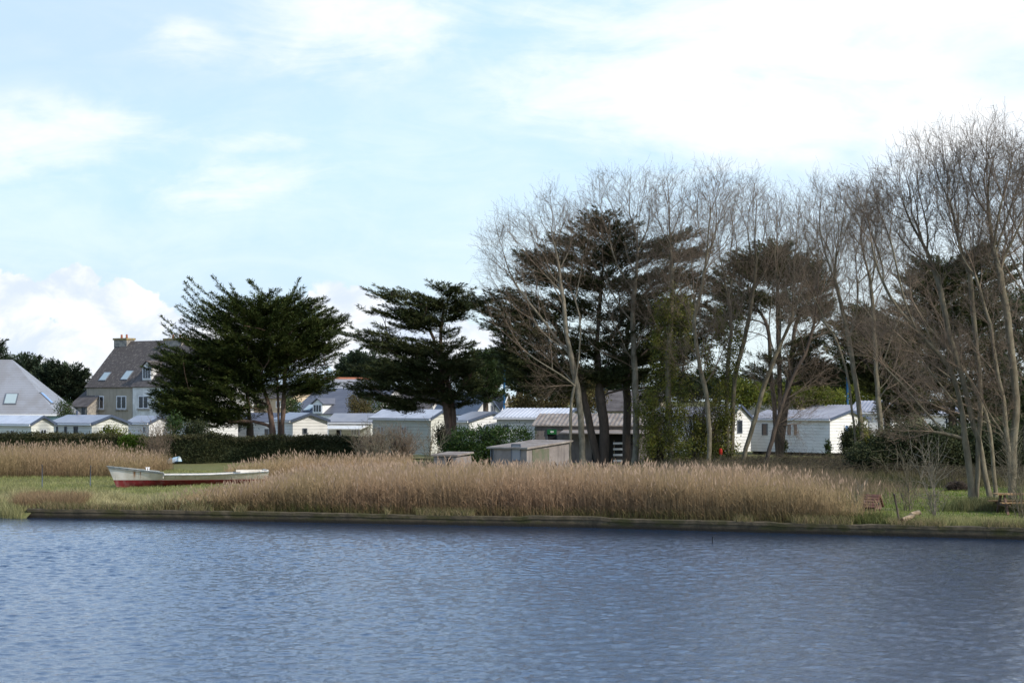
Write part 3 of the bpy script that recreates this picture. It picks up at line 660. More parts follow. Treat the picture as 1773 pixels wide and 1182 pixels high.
# ------------------------------------------------------------------ buildings
class House:
    """near corner at (px, d); long side runs to the left (mirror: right), gable on the other side"""
    def __init__(s, name, label, cat, px, d, theta, pxl, pxg, pye, pyr, wall, roof, mirror=False, W_=None, L_=None, z0=0, oh=.18, group=None, kind='plain', trim=None, skirt=0):
        s.sg = -1 if mirror else 1; th = R(theta); s.C = np.array([XW(px, d), d]); s.d = d; sg = s.sg
        s.u = np.array([-sg*math.cos(th), math.sin(th)]); s.v = np.array([sg*math.sin(th), math.cos(th)])
        s.L = L_ or s.t_on(pxl, s.u); s.W = W_ or s.t_on(pxg, s.v)
        s.rz = -sg*th; s.rt = root(name, (s.C[0], s.C[1], 0), s.rz, label, cat, group)
        s.ze = ZW(pye, d); apex = s.C+s.v*s.W/2; s.zr = ZW(pyr, apex[1]); L, W, ze, zr = s.L, s.W, s.ze, s.zr
        X = lambda t: -sg*t
        mb = MB(); b = skirt
        pts = []
        for t in (0, L): pts += [(X(t), 0, b), (X(t), 0, ze), (X(t), W/2, zr), (X(t), W, ze), (X(t), W, b)]
        fs = [(0, 1, 2, 3, 4), (9, 8, 7, 6, 5), (0, 5, 6, 1), (4, 3, 8, 9), (0, 4, 9, 5), (1, 6, 7, 2), (2, 7, 8, 3)]
        if sg < 0: fs = [f[::-1] for f in fs]
        mb.poly(pts, fs); mb.build('wall', wall, s.rt)
        s.tan = (zr-ze)/(W/2); e = oh; k = s.tan
        th_ = .07; rb = MB(); up = .05+th_
        for side in (0, 1):
            ya, yb = (-e, W/2) if side == 0 else (W+e, W/2)
            za = ze-k*e+up; zb = zr+up
            if kind == 'corr':
                n = int((L+2*e)/.07); xs = np.linspace(-e, L+e, n+1); pr = []
                for i, t in enumerate(xs):
                    dz = .022*math.sin(2*PI*t/.28)
                    pr += [(X(t), ya, za+dz), (X(t), yb, zb+dz), (X(t), ya, za-th_), (X(t), yb, zb-th_)]
                f_ = []
                for i in range(n):
                    o = i*4; f_ += [(o, o+4, o+5, o+1), (o+2, o+3, o+7, o+6), (o, o+2, o+6, o+4), (o+1, o+5, o+7, o+3)]
                f_ += [(0, 1, 3, 2), (n*4, n*4+2, n*4+3, n*4+1)]
                rb.poly(pr, f_)
            else:
                x0, x1 = sorted((X(-e), X(L+e)))
                q = [(x0, ya, za), (x1, ya, za), (x1, yb, zb), (x0, yb, zb)]
                if side: q = q[::-1]
                rb.slab(q, th_)
        s.roof = rb.build('roof', roof, s.rt)
        if trim is not None:
            fb = MB(); tx = X(-e)
            for (ya, yb) in ((-e, W/2), (W+e, W/2)):
                za = ze-k*e+.06; zb = zr+.06; x0, x1 = sorted((tx, tx-sg*-.035))
                fb.poly([(x0, ya, za-.10), (x1, ya, za-.10), (x1, ya, za+.085), (x0, ya, za+.085), (x0, yb, zb-.10), (x1, yb, zb-.10), (x1, yb, zb+.085), (x0, yb, zb+.085)],
                        [(0, 1, 2, 3), (7, 6, 5, 4), (0, 4, 5, 1), (1, 5, 6, 2), (2, 6, 7, 3), (3, 7, 4, 0)])
            fb.build('fascia', trim, s.rt)
            x0, x1 = sorted((X(-e), X(L+e)))
            MB().box(x0, x1, -e-.09, -e-.01, ze-k*e-.04, ze-k*e+.06).build('gutter', M_frame, s.rt)
    def t_on(s, px, ax):
        k = (px-CX)/F; return (k*s.C[1]-s.C[0])/(ax[0]-k*ax[1])
    def win(s, face, pa, pb, ya, yb, pane=M_glass, frame=M_frame, mull=1, sill=False, name='window', fw=.05):
        ax = s.u if face == 'side' else s.v
        ta, tb = s.t_on(pa, ax), s.t_on(pb, ax); ta, tb = sorted((ta, tb)); dm = s.C[1]+ax[1]*(ta+tb)/2
        z1, z0 = ZW(ya, dm), ZW(yb, dm); sg = s.sg
        def bx(mb, a, b, z_0, z_1, o0, o1):
            if face == 'side':
                x0, x1 = sorted((-sg*a, -sg*b)); mb.box(x0, x1, -o1, -o0, z_0, z_1)
            else:
                x0, x1 = sorted((sg*o0, sg*o1)); mb.box(x0, x1, a, b, z_0, z_1)
        mb = MB(); w_ = fw
        bx(mb, ta, ta+w_, z0, z1, -.03, .05); bx(mb, tb-w_, tb, z0, z1, -.03, .05)
        bx(mb, ta+w_, tb-w_, z1-w_, z1, -.03, .05); bx(mb, ta+w_, tb-w_, z0, z0+w_, -.03, .05)
        for i in range(mull):
            c = ta+(tb-ta)*(i+1)/(mull+1); bx(mb, c-w_/2, c+w_/2, z0+w_, z1-w_, -.02, .045)
        fr = mb.build(name, frame, s.rt)
        pb_ = MB(); bx(pb_, ta+w_*.5, tb-w_*.5, z0+w_*.5, z1-w_*.5, -.02, .018); pb_.build('pane', pane, fr)
        if sill:
            sb = MB(); bx(sb, ta-.15, tb+.15, z0-.16, z0-.004, -.02, .14); sb.build('sill', M_brick, fr)
        return fr
    def hit(s, px, py):
        """local point where the eye ray through a photo position meets the front roof slope"""
        dr = np.array([(px-CX)/F, 1, -(py-HY)/F]); c, sn = math.cos(s.rz), math.sin(s.rz)
        o = np.array([-s.C[0], -s.C[1]]); lo = np.array([c*o[0]+sn*o[1], -sn*o[0]+c*o[1], H]); ld = np.array([c*dr[0]+sn*dr[1], -sn*dr[0]+c*dr[1], dr[2]])
        # z = ze+.12 + tan*y
        t = (s.ze+.12+s.tan*lo[1]-lo[2])/(ld[2]-s.tan*ld[1]); return lo+ld*t
    def skylight(s, px, py, w_, h_, m=M_glass_sky):
        p = s.hit(px, py); k = s.tan; n = math.hypot(1, k); dy, dz = h_/2/n, h_/2*k/n; nx = np.array([0, -k/n, 1/n])
        def quad(ww, hh, up):
            dy, dz = hh/2/n, hh/2*k/n; o = nx*up
            return [p+[-ww/2, -dy, -dz]+o, p+[ww/2, -dy, -dz]+o, p+[ww/2, dy, dz]+o, p+[-ww/2, dy, dz]+o]
        fr = MB().slab(quad(w_, h_, .07), .1).build('skylight', M_frame_dark, s.rt)
        MB().slab(quad(w_-.16, h_-.16, .085), .03).build('pane', m, fr)
    def chimney(s, t, y, w_, dp, z1, pots=2, z0=None, m=M_brick, cap=M_ochre):
        x = -s.sg*t; z0 = z0 if z0 is not None else s.ze+s.tan*min(y, s.W-y)-.6
        ch = MB().box(x-w_/2, x+w_/2, y-dp/2, y+dp/2, z0, z1).build('chimney', m, s.roof)
        MB().box(x-w_/2-.09, x+w_/2+.09, y-dp/2-.09, y+dp/2+.09, z1, z1+.2).build('chimney_cap', cap, s.roof)
        for i in range(pots):
            px_ = x+(i-(pots-1)/2)*w_*.4; MB().tube([(px_, y, z1+.19), (px_, y, z1+.6)], [.13, .10], 8).build('chimney_pot', M_tile, s.roof)
    def dormer(s, px, py, w_, h_, wallm=M_frame, roofm=None, pane=M_glass):
        """gabled dormer standing on the slope with its sill at the photo position"""
        p = s.hit(px, py); x, y, z = p; k = s.tan; top = z+h_; yb = y+h_/k+.3; yr = y+(h_+w_*.35)/k+.4; zr_ = top+w_*.38
        db = MB(); a, b = x-w_/2, x+w_/2
        db.poly([(a, y, z), (b, y, z), (b, y, top), (x, y, zr_), (a, y, top), (a, yb, z), (b, yb, z), (b, yb, top), (x, yb, zr_), (a, yb, top)],
                [(0, 1, 2, 3, 4), (1, 6, 7, 2), (5, 0, 4, 9), (5, 9, 8, 7, 6), (0, 5, 6, 1), (2, 7, 8, 3), (4, 3, 8, 9)])
        dm = db.build('dormer', wallm[0] if isinstance(wallm, tuple) else wallm, s.rt)
        rb = MB(); e = .16; q = w_/2+e; dz = (zr_-top)/(w_/2)*q
        rb.slab([(x-q, y-e, zr_-dz+.06), (x, y-e, zr_+.06), (x, yr, zr_+.06), (x-q, yr, zr_-dz+.06)][::-1], .07)
        rb.slab([(x, y-e, zr_+.06), (x+q, y-e, zr_-dz+.06), (x+q, yr, zr_-dz+.06), (x, yr, zr_+.06)][::-1], .07)
        rb.build('dormer_roof', roofm or M_slate_old, dm)
        wb = MB(); c = .09; wb.box(a+.05, b-.05, y-.05, y-.003, z+.1, top-.02); wb.build('window_frame', M_frame, dm)
        pb = MB(); n = 3
        for i in range(n):
            x0 = a+.12+(w_-.24)*i/n+.04; x1 = a+.12+(w_-.24)*(i+1)/n-.04; pb.box(x0, x1, y-.07, y-.052, z+.2, top-.12)
        pb.build('pane', pane, dm)
TH = 46
# -- far left: hipped pale slate house with blue walls
def hip_house():
    d = 198; x1 = XW(98, d); ze = ZW(716, d); zr = ZW(622, d+4); rt = root('house', (x1, d, 0), 0, 'pale grey hipped roof house with blue walls at the left edge', 'house')
    W2 = 11; L = 22
    MB().box(-L+.5, -.5, .5, W2-.5, 0, ze).build('wall', M_blue_wall, rt)
    rx = x1-XW(15, d+4)
    mb = MB(); mb.poly([(0, 0, ze), (-L, 0, ze), (-L, W2, ze), (0, W2, ze), (-rx, W2/2, zr), (-L+rx, W2/2, zr), (0, 0, ze-.18), (-L, 0, ze-.18), (-L, W2, ze-.18), (0, W2, ze-.18)],
                     [(1, 0, 4, 5), (0, 3, 4), (3, 2, 5, 4), (2, 1, 5), (0, 1, 7, 6), (1, 2, 8, 7), (2, 3, 9, 8), (3, 0, 6, 9), (6, 7, 8, 9)])
    mb.build('roof', M_slate_light, rt)
    MB().box(-L, .05, -.14, -.004, ze-.2, ze-.04).build('gutter', M_frame, rt)
    # skylight on the front slope
    k = (zr-ze)/(W2/2); n = math.hypot(1, k)
    def sky_(px, py, ww, hh):
        dr = np.array([(px-CX)/F, 1, -(py-HY)/F]); t = (ze-H-k*d)/(dr[2]-k*dr[1]); p = np.array([dr[0]*t-x1, t-d, H+dr[2]*t]); nx = np.array([0, -k/n, 1/n])
        for (nm, w_, h_, u_, th, m, pr) in (('skylight', ww, hh, .09, .1, M_frame_dark, rt), ('pane', ww-.2, hh-.2, .11, .03, M_glass_sky, None)):
            dy, dz = h_/2/n, h_/2*k/n; o = nx*u_
            ob = MB().slab([p+[-w_/2, -dy, -dz]+o, p+[w_/2, -dy, -dz]+o, p+[w_/2, dy, dz]+o, p+[-w_/2, dy, dz]+o], th).build(nm, m, pr or last)
            last = ob
    sky_(19, 691, 1.25, 1.5)
    # blue skylight on the hip end
    kk = (zr-ze)/rx; nn = math.hypot(1, kk); nx = np.array([kk/nn, 0, 1/nn])
    p = np.array([-rx*.28, 2.6, ze+kk*rx*.28]); last = rt
    for (nm, w_, h_, u_, th, m) in (('skylight', 1.1, 1.6, .09, .1, M_frame_dark), ('pane', .9, 1.4, .11, .03, M_glass_blue)):
        dx, dz = h_/2/nn, h_/2*kk/nn; o = nx*u_
        last = MB().slab([p+[dx, -w_/2, -dz]+o, p+[dx, w_/2, -dz]+o, p+[-dx, w_/2, dz]+o, p+[-dx, -w_/2, dz]+o], th).build(nm, m, last)
hip_house()
# -- old stone-grey house, white neighbour and lean-to
h = House('house', 'old grey rendered house with lichened slate roof and tall chimneys', 'house', 229, 212, 38, 150, 0, 669, 591, M_greyrender, M_lichen, W_=9.2)
for (a, b) in ((165, 180), (202, 219)): h.win('side', a, b, 685, 708, sill=True, fw=.09)
h.skylight(182, 652, 1.1, 1.25); h.skylight(220, 650, 1.1, 1.35)
h.chimney(h.L-.6, h.W/2, 2.0, 1.1, ZW(587, 216), 2)
h.chimney(h.L-.4, h.W-.8, 1.6, 1.0, ZW(630, 222)+.3, 1, z0=5)
g = House('house', 'white rendered house with a dormer joined to the old grey house', 'house', 326, 206.5, 38, 229.6, 0, 668, 590, M_render, M_slate_old, W_=9.1)
for (a, b) in ((240, 257), (275, 292)): g.win('side', a, b, 685, 707, fw=.08, sill=True)
g.chimney(g.L-1.6, g.W/2, 2.6, 1.1, ZW(588, 212), 2)
g.dormer(254.5, 658, 1.35, 1.35, wallm=M_render)
ln = House('lean_to_house', 'low slate roofed outbuilding at the left end of the old grey house', 'outbuilding', 151, 214, 38, 121, 0, 704, 664, M_brick, M_slate_old, W_=7)
ln.win('side', 128, 134, 705.5, 719, frame=M_frame_dark, fw=.06); ln.win('side', 142, 148, 705.5, 719, frame=M_frame_dark, fw=.06)
GM = 'white mobile homes on the campsite'
# -- campsite row on the left
a = House('mobile_home', 'pale mobile home with low roof at the left edge below the blue house', 'mobile home', 54, 146, TH, -60, 93, 734, 722, M_cream, M_roof_white, group=GM, trim=M_trim)
a.win('side', 19, 25, 744, 752, fw=.04); a.win('gable', 70, 80, 743, 752, fw=.04)
b = House('mobile_home', 'cream mobile home with grey roof and small stovepipe in front of the old grey house', 'mobile home', 159, 148, TH, 88, 222, 733.5, 721, M_cream, M_roof_grey, group=GM, trim=M_trim)
for q in ((98, 100.5), (112, 116), (128, 135)): b.win('side', *q, 738, 751, frame=M_frame_dark, fw=.035, mull=0)
b.win('gable', 176, 189, 738, 748, fw=.04)
MB().tube([(-b.L*.8, b.W*.5, b.zr-.1), (-b.L*.8, b.W*.5, b.zr+.42)], .07).build('flue', M_trim, b.rt)
c = House('mobile_home', 'small white mobile home hidden by the bare shrub beside the cream one', 'mobile home', 258, 152, TH, 221, 296, 732, 722, M_white, M_roof_grey, group=GM, trim=M_trim)
c.win('side', 248, 253, 738, 750, fw=.04)
c = House('mobile_home', 'white mobile home glimpsed through the lowest branches of the left cypress', 'mobile home', 352, 150, TH, 296, 412, 731, 719, M_white, M_roof_grey, group=GM, trim=M_trim)
c.win('side', 322, 330, 738, 750, frame=M_frame_dark, fw=.04)
c = House('mobile_home', 'white mobile home standing behind the trunks of the left cypress', 'mobile home', 466, 152, 30, 400, 497, 730, 717, M_white, M_slate, group=GM, trim=M_trim)
c.win('side', 410, 416, 734, 748, frame=M_pane_grey, fw=.04); c.win('side', 458.5, 465, 742, 753, frame=M_frame_dark, fw=.04)
c = House('mobile_home', 'bright white gable ended mobile home with blue trimmed roof right of the cypress trunks', 'mobile home', 507, 143, 74, 497, 567, 728.5, 717.5, M_white, M_roof_grey, group=GM, trim=M_trim, L_=8)
c.win('gable', 524, 532, 741, 751, frame=M_frame_dark, fw=.05, mull=0)
c = House('mobile_home', 'dull cream mobile home with a white awning beside the bright gable', 'mobile home', 642, 149, 20, 569, 668, 731, 718, M_cream, M_roof_grey, group=GM, trim=M_trim)
c.win('side', 608, 618, 739, 753, pane=M_pane_grey, fw=.05); c.win('side', 583, 591, 740, 754, pane=M_dark, frame=M_dark, fw=.05)
aw = MB(); x0, x1 = -c.L*.95, -.1; aw.slab([(x0, -1.7, 1.95), (x1, -1.7, 1.95), (x1, -.06, 2.2), (x0, -.06, 2.2)], .07); aw.build('awning', M_white_plain, c.rt)
for px_ in (x0+.1, (x0+x1)/2, x1-.1): MB().box(px_-.04, px_+.04, -1.66, -1.58, 0, 1.88).build('awning_post', M_frame_dark, c.rt)
c = House('mobile_home', 'large pale grey sided mobile home between the twiggy shrub and the cypress trunk', 'mobile home', 746, 138, 48, 645, 786, 724.5, 711.5, M_cream, M_roof_white, group=GM, trim=M_trim, skirt=.35)
for q in ((653.5, 666), (695, 705)): c.win('side', *q, 738, 751, pane=M_pane_grey, fw=.05)
c.win('gable', 757, 764, 743, 770, pane=M_dark, frame=M_frame_dark, fw=.05, mull=0)
c = House('mobile_home', 'white gabled mobile home just right of the tall cypress trunk', 'mobile home', 812, 146, 55, 780, 0, 729, 715, M_white, M_roof_grey, mirror=False, group=GM, trim=M_trim, W_=4)
c = House('mobile_home', 'white mobile home with a bright metal roof above the laurel bush', 'mobile home', 975, 142, 20, 860, 1010, 724, 709, M_white, M_roof_white, group=GM, trim=M_trim, kind='corr')
c.win('side', 873, 881, 735.5, 743, frame=M_frame_dark, fw=.05)
# -- grey outbuilding with the green sign, concrete shed
c = House('outbuilding', 'grey block outbuilding with brown fibre cement roof and green sign behind the shed', 'outbuilding', 1128, 131, 12, 926, 1150, 738, 719, M_block, M_fibre, mirror=False, kind='corr', W_=5)
c.win('side', 947, 965, 742.5, 762, pane=M_dark, frame=M_frame_dark, fw=.04, mull=0)
tt = c.t_on(956, c.u); sb = MB().box(-tt-.30, -tt+.30, -.10, -.075, ZW(752, 131), ZW(743.5, 131)); sb.build('sign', M_green, c.rt)
for (dx, r_) in ((-.03, .07), (.07, .06)): MB().tube([(-tt+dx, -.112, ZW(747.7, 131)), (-tt+dx, -.103, ZW(747.7, 131))], r_, 10).build('sign_emblem', M_white_plain, c.rt)
MB().box(-c.L*.20-2.3, -c.L*.20+.4, -.06, .02, .1, 2.05).build('doorway', M_dark, c.rt)
MB().slab([(-5.6, -1.7, 1.93), (-.1, -1.7, 1.93), (-.1, -.02, 2.12), (-5.6, -.02, 2.12)], .06).build('porch_roof', M_fibre, c.rt)
def shed():
    d = gd(826); C = np.array([XW(912, d), d]); th = R(38); rt = root('shed', (C[0], C[1], 0), -th, 'small grey block shed with flat sloping roof rising out of the reeds', 'shed')
    k = (849.5-CX)/F; u = (-math.cos(th), math.sin(th)); L = (k*C[1]-C[0])/(u[0]-k*u[1]); k = (985-CX)/F; v = (math.sin(th), math.cos(th)); W_ = (k*C[1]-C[0])/(v[0]-k*v[1])
    z0, z1 = ZW(777, d), ZW(765, d+W_*v[1]); z0 = ZW(777, d)
    mb = MB(); mb.poly([(-L, 0, 0), (0, 0, 0), (0, W_, 0), (-L, W_, 0), (-L, 0, z0), (0, 0, z0), (0, W_, z1), (-L, W_, z1)], [(0, 3, 2, 1), (4, 5, 6, 7), (0, 1, 5, 4), (1, 2, 6, 5), (2, 3, 7, 6), (3, 0, 4, 7)]); mb.build('wall', M_block, rt)
    e = .16; kk = (z1-z0)/W_
    MB().slab([(-L-e, -e, z0-kk*e+.09), (e, -e, z0-kk*e+.09), (e, W_+e, z1+kk*e+.09), (-L-e, W_+e, z1+kk*e+.09)], .085).build('roof', M_fibre, rt)
    for (a, b, za, zb) in ((-L+.0, -L+.22, .8, 1.5), (-L*.42, -L*.42+.62, .85, 1.72)):
        fr = MB().box(a, a+.05, -.03, .02, za, zb).box(b-.05, b, -.03, .02, za, zb).box(a+.05, b-.05, -.03, .02, zb-.05, zb).box(a+.05, b-.05, -.03, .02, za, za+.05).build('window', M_frame_dark, rt)
        MB().box(a+.03, b-.03, -.012, .02, za+.03, zb-.03).build('pane', M_pane_grey if b > -L+.5 else M_glass, fr)
    MB().box(-.01, .025, .45, 1.9, .1, 1.45).build('board_panel', mat('mossy_board', (.10, .11, .07), .95, c2=(.15, .13, .1), scale=2), rt)
    MB().box(-L-e, -L*.1, W_*.2, W_*.21, z0+.4, z0+.401)
shed()
def lowwall():
    d = gd(822); rt = root('low_shed', (XW(751, d), d, 0), R(-20), 'low grey block hut half hidden left of the laurel bush', 'hut')
    MB().box(0, 1.3, 0, 2.2, 0, .98).build('wall', M_block, rt); MB().slab([(-.1, -.1, 1.10), (1.4, -.1, 1.10), (1.4, 2.3, 1.2), (-.1, 2.3, 1.2)], .09).build('roof', M_fibre, rt)
    MB().box(.75, 1.1, -.03, .02, .4, .9).build('doorway', M_dark, rt)
lowwall()
# -- right hand mobile homes
c = House('mobile_home', 'long white boarded mobile home with ribbed roof standing clear between leaning trunks', 'mobile home', 1437, 148, 50, 1297, 0, 726, 712.5, M_white, M_corr, group=GM, W_=4.1, kind='corr', trim=M_trim, skirt=.2)
c.win('side', 1319.5, 1329, 733, 753, pane=M_pane_brown, frame=M_frame_dark, fw=.05, mull=0)
for q in ((1362.5, 1371.5), (1374, 1382)): c.win('side', *q, 733, 754.5, pane=M_pane_brown, frame=M_frame, fw=.06, mull=0)
c.win('gable', 1462, 1469, 735, 747, pane=M_glass_blue, fw=.06, mull=0)
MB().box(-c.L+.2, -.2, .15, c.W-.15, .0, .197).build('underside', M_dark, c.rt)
c = House('mobile_home', 'white mobile home whose boarded gable shows behind the ivy clad trunk', 'mobile home', 1262, 150, 55, 1230, 1300, 724, 703, M_white, M_corr, group=GM, kind='corr', trim=M_trim, skirt=.25)
c.win('gable', 1276, 1285, 727, 750, frame=M_frame_dark, fw=.06, mull=0)
c = House('mobile_home', 'mobile home roof showing just above the ridge of the long white one', 'mobile home', 1468, 163, 38, 1385, 0, 720, 703, M_white, M_corr, group=GM, W_=4.2, kind='corr', trim=M_trim)
c = House('mobile_home', 'white mobile home behind the two upright ivy footed trunks', 'mobile home', 1545, 152, 20, 1473, 1570, 714, 696, M_white, M_corr, group=GM, kind='corr', trim=M_trim)
c.win('side', 1495, 1504, 727.5, 742, pane=M_pane_brown, frame=M_frame_dark, fw=.05, mull=0)
c = House('mobile_home', 'dim white mobile home among the dark conifers at the right', 'mobile home', 1668, 156, 20, 1600, 1690, 718, 706, M_white, M_corr, group=GM, kind='corr', trim=M_trim)
c.win('side', 1636, 1664, 722, 742, frame=M_frame, fw=.06, mull=4)
c = House('outbuilding', 'pale hut with faded roof behind the ivy covered trees', 'hut', 1225, 150, 30, 1118, 0, 722, 707, M_render, M_corr, W_=4.2, kind='corr')
# -- houses further back
c = House('house', 'dark blue grey slate roofed house with a small dormer between the two cypresses', 'house', 640, 196, 30, 505, 0, 717, 674, M_render, M_slate, W_=9)
c.dormer(550, 716, 1.15, .95, wallm=M_white_plain, roofm=M_slate); c.skylight(536, 706, .9, 1.3); c.skylight(513, 703, .9, 1.3)
c = House('house', 'pale gabled house with orange ridge tiles peeping above the dark slate roof', 'house', 600, 232, 40, 680, 574, 686, 657, M_render, M_slate_light, mirror=True, W_=8.5, trim=M_frame)
MB().box(0, c.L, c.W/2-.12, c.W/2+.12, c.zr+.08, c.zr+.28).build('ridge_tiles', M_tile, c.rt)
c = House('house', 'beige rendered house behind the trunks of the left cypress', 'house', 500, 214, 30, 430, 0, 690, 668, M_beige, M_slate_old, W_=8)
c.win('side', 478, 486, 694, 706, fw=.08)
c = House('house', 'grey slate roofed house half hidden under the second cypress', 'house', 735, 205, 35, 640, 0, 712, 676, M_render, M_slate_old, W_=9); c.skylight(690, 696, .9, 1.2); c.chimney(1.2, 4.5, 1.2, .8, c.zr+.7, 1)
c = House('house', 'white house gable with a leafless creeper left of the blue post', 'house', 797, 196, 72, 780, 836, 712, 682, M_render, M_slate, L_=9, trim=M_frame_dark)
c = House('house', 'white house gable with dark bargeboard directly left of the blue post', 'house', 822, 186, 70, 800, 868, 716, 684, M_render, M_slate, L_=9, trim=M_trim)
c.win('gable', 850, 858, 701, 713, frame=M_frame_dark, fw=.1)
c = House('house', 'small grey gable with broad white bargeboards directly right of the blue post', 'house', 866, 190, 72, 850, 894, 716, 682, M_greyrender, M_slate_old, L_=7, trim=M_frame)
c = House('house', 'brown roofed house seen between the dark conifer trunks', 'house', 1135, 180, 15, 1040, 0, 712, 678, M_greyrender, M_slate_old, W_=8)
c = House('house', 'distant white house end glimpsed left of the dark conifer trunk', 'house', 1034, 215, 40, 1018, 0, 700, 664, M_render, M_slate, W_=8)
c = House('house', 'distant pinkish roofed house behind the yellow green bushes', 'house', 1380, 240, 35, 1290, 0, 690, 655, M_greyrender, M_slate_light, W_=8)

# ------------------------------------------------------------------ boat and small things
def boat():
    d0 = 95.5; bow = np.array([XW(186, d0), d0]); st = np.array([XW(461, d0+2), d0+2]); L = np.linalg.norm(st-bow); ang = math.atan2(st[1]-bow[1], st[0]-bow[0])
    rt = root('boat', (bow[0], bow[1], -.04), ang, 'weathered white wooden boat with red bottom lying on the grass', 'boat')
    n = 48; ts = np.sort(np.concatenate([np.linspace(0, 1, n-0), [.3349]]))
    sheer = lambda t: .99-.28*(t/.335) if t <= .3349 else .585+.12*max(0, (t-.6)/.4)**1.3
    def half(t): return .02+.95*math.sin(min(t*1.9, 1.0)*PI/2)**.8*(1-.25*max(0, t-.55)/.45)
    def section(t, k):   # k 0..1 keel to sheer
        b = half(t); rake = (1-k)*.42*max(0, 1-t*5); z = .02+(sheer(t)-.02)*k; y = b*(k**.55*(.86+.14*k)); return (t*L+rake, y, z)
    split = lambda t: (.40/sheer(t)) if True else 0
    def shell(name, k0, k1, m, off=0, nk=6):
        V = []; Fc = []
        for side in (-1, 1):
            b0 = len(V)
            for t in ts:
                ka = k0(t); kb = k1(t)
                for j in range(nk+1):
                    x, y, z = section(t, ka+(kb-ka)*j/nk); V.append((x, side*(y+off), z))
            for i in range(n):
                for j in range(nk):
                    q = [b0+i*(nk+1)+j, b0+(i+1)*(nk+1)+j, b0+(i+1)*(nk+1)+j+1, b0+i*(nk+1)+j+1]; Fc.append(q if side < 0 else q[::-1])
        # transom
        b0 = len(V); ka, kb = k0(1), k1(1)
        for j in range(nk+1):
            x, y, z = section(1, ka+(kb-ka)*j/nk); V += [(x, -y-off, z), (x, y+off, z)]
        for j in range(nk): Fc.append([b0+2*j, b0+2*j+1, b0+2*j+3, b0+2*j+2])
        mb = MB(); mb.poly(V, [tuple(f) for f in Fc]); return mb.build(name, m, rt, smooth=False)
    def ex(t, tcn, col, b):
        s = t.new('ShaderNodeSeparateXYZ'); t.l.new(tcn.outputs['Object'], s.inputs[0])
        c = col
        n1 = t.noise(t.mapping(tcn.outputs['Object'], scale=(6, 1, .8)), 1.5, 6, .7)
        for (x0, w_) in ((1.18, .10), (1.45, .05)):
            g = t.ramp(t.math('ABSOLUTE', t.math('SUBTRACT', s.outputs[0], x0)), w_, .0)
            hh = t.ramp(s.outputs[2], .28, .7)
            c = t.mix(t.math('MULTIPLY', t.math('MULTIPLY', g, hh), t.ramp(n1, .3, .55)), c, (.30, .12, .03))
        return t.mix(t.math('MULTIPLY', t.ramp(n1, .55, .72), .5), c, (.30, .27, .2))
    mw = mat('weathered_white_paint', (.74, .70, .63), .6, c2=(.60, .55, .46), scale=2, extra=ex)
    mr = mat('red_antifouling', (.24, .025, .03), .8, c2=(.16, .03, .03), scale=3, extra=streaks((.3, .17, .15), .5))
    mg = mat('grey_green_rubbing_strake', (.15, .18, .18), .7, c2=(.27, .27, .25), scale=5)
    shell('hull', lambda t: .34/sheer(t)+.008, lambda t: 1.0, mw)
    shell('bottom', lambda t: 0.0, lambda t: .34/sheer(t)-.002, mr, .006)
    # gunwale strake
    for side in (-1, 1):
        mb = MB(); pts = [(section(t, 1)[0]-.03*(t == 0), side*(section(t, 1)[1]+.01), sheer(t)+.0) for t in ts]; mb.tube(pts, .024, 6)
        fore = [(section(t, .93)[0], side*(section(t, .93)[1]+.012), section(t, .93)[2]) for t in ts if t <= .3349]; mb.tube(fore, .03, 6)
        mb.build('gunwale', mg, rt)
    dk = MB(); V = []; nn = [t for t in ts if t <= .3349]
    for t in nn: x, y, z = section(t, 1); V += [(x, -y+.01, z-.01), (x, y-.01, z-.01)]
    dk.poly(V, [(2*i, 2*i+2, 2*i+3, 2*i+1) for i in range(len(nn)-1)]); x, y, z = section(nn[-1], 1)
    dk.box(x-.02, x+.02, -y+.03, y-.03, .45, z-.02); dk.build('foredeck', mw, rt)
    V = []; fl = MB()
    for t in ts: x, y, z = section(t, .3); V += [(x, -y, z), (x, y, z)]
    fl.poly(V, [(2*i, 2*i+2, 2*i+3, 2*i+1) for i in range(n)]); fl.build('floor', M_bark_red, rt)
    for t in (.6, .78): x, y, z = section(t, .85); MB().box(x-.12, x+.12, -y+.02, y-.02, z-.03, z).build('thwart', mw, rt)
    MB().box(L*.82, L-.01, -.72, -.66, sheer(.9)-.02, sheer(.9)+.09).box(L*.82, L-.01, .66, .72, sheer(.9)-.02, sheer(.9)+.09).box(L-.05, L, -.66, .66, sheer(1)-.1, sheer(1)+.08).build('stern_coaming', mw, rt)
    x = L*.25; z = sheer(.25)-.03
    MB().box(x-.07, x-.03, -.02, .02, z, z+.15).box(x+.03, x+.07, -.02, .02, z, z+.15).box(x-.10, x+.10, -.018, .018, z+.15, z+.18).build('mooring_bitt', M_frame, rt)
    MB().tube([(.40, 0, .06), (L*.5, 0, .015), (L-.1, 0, .02)], .045, 6).build('keel', mr, rt)
boat()
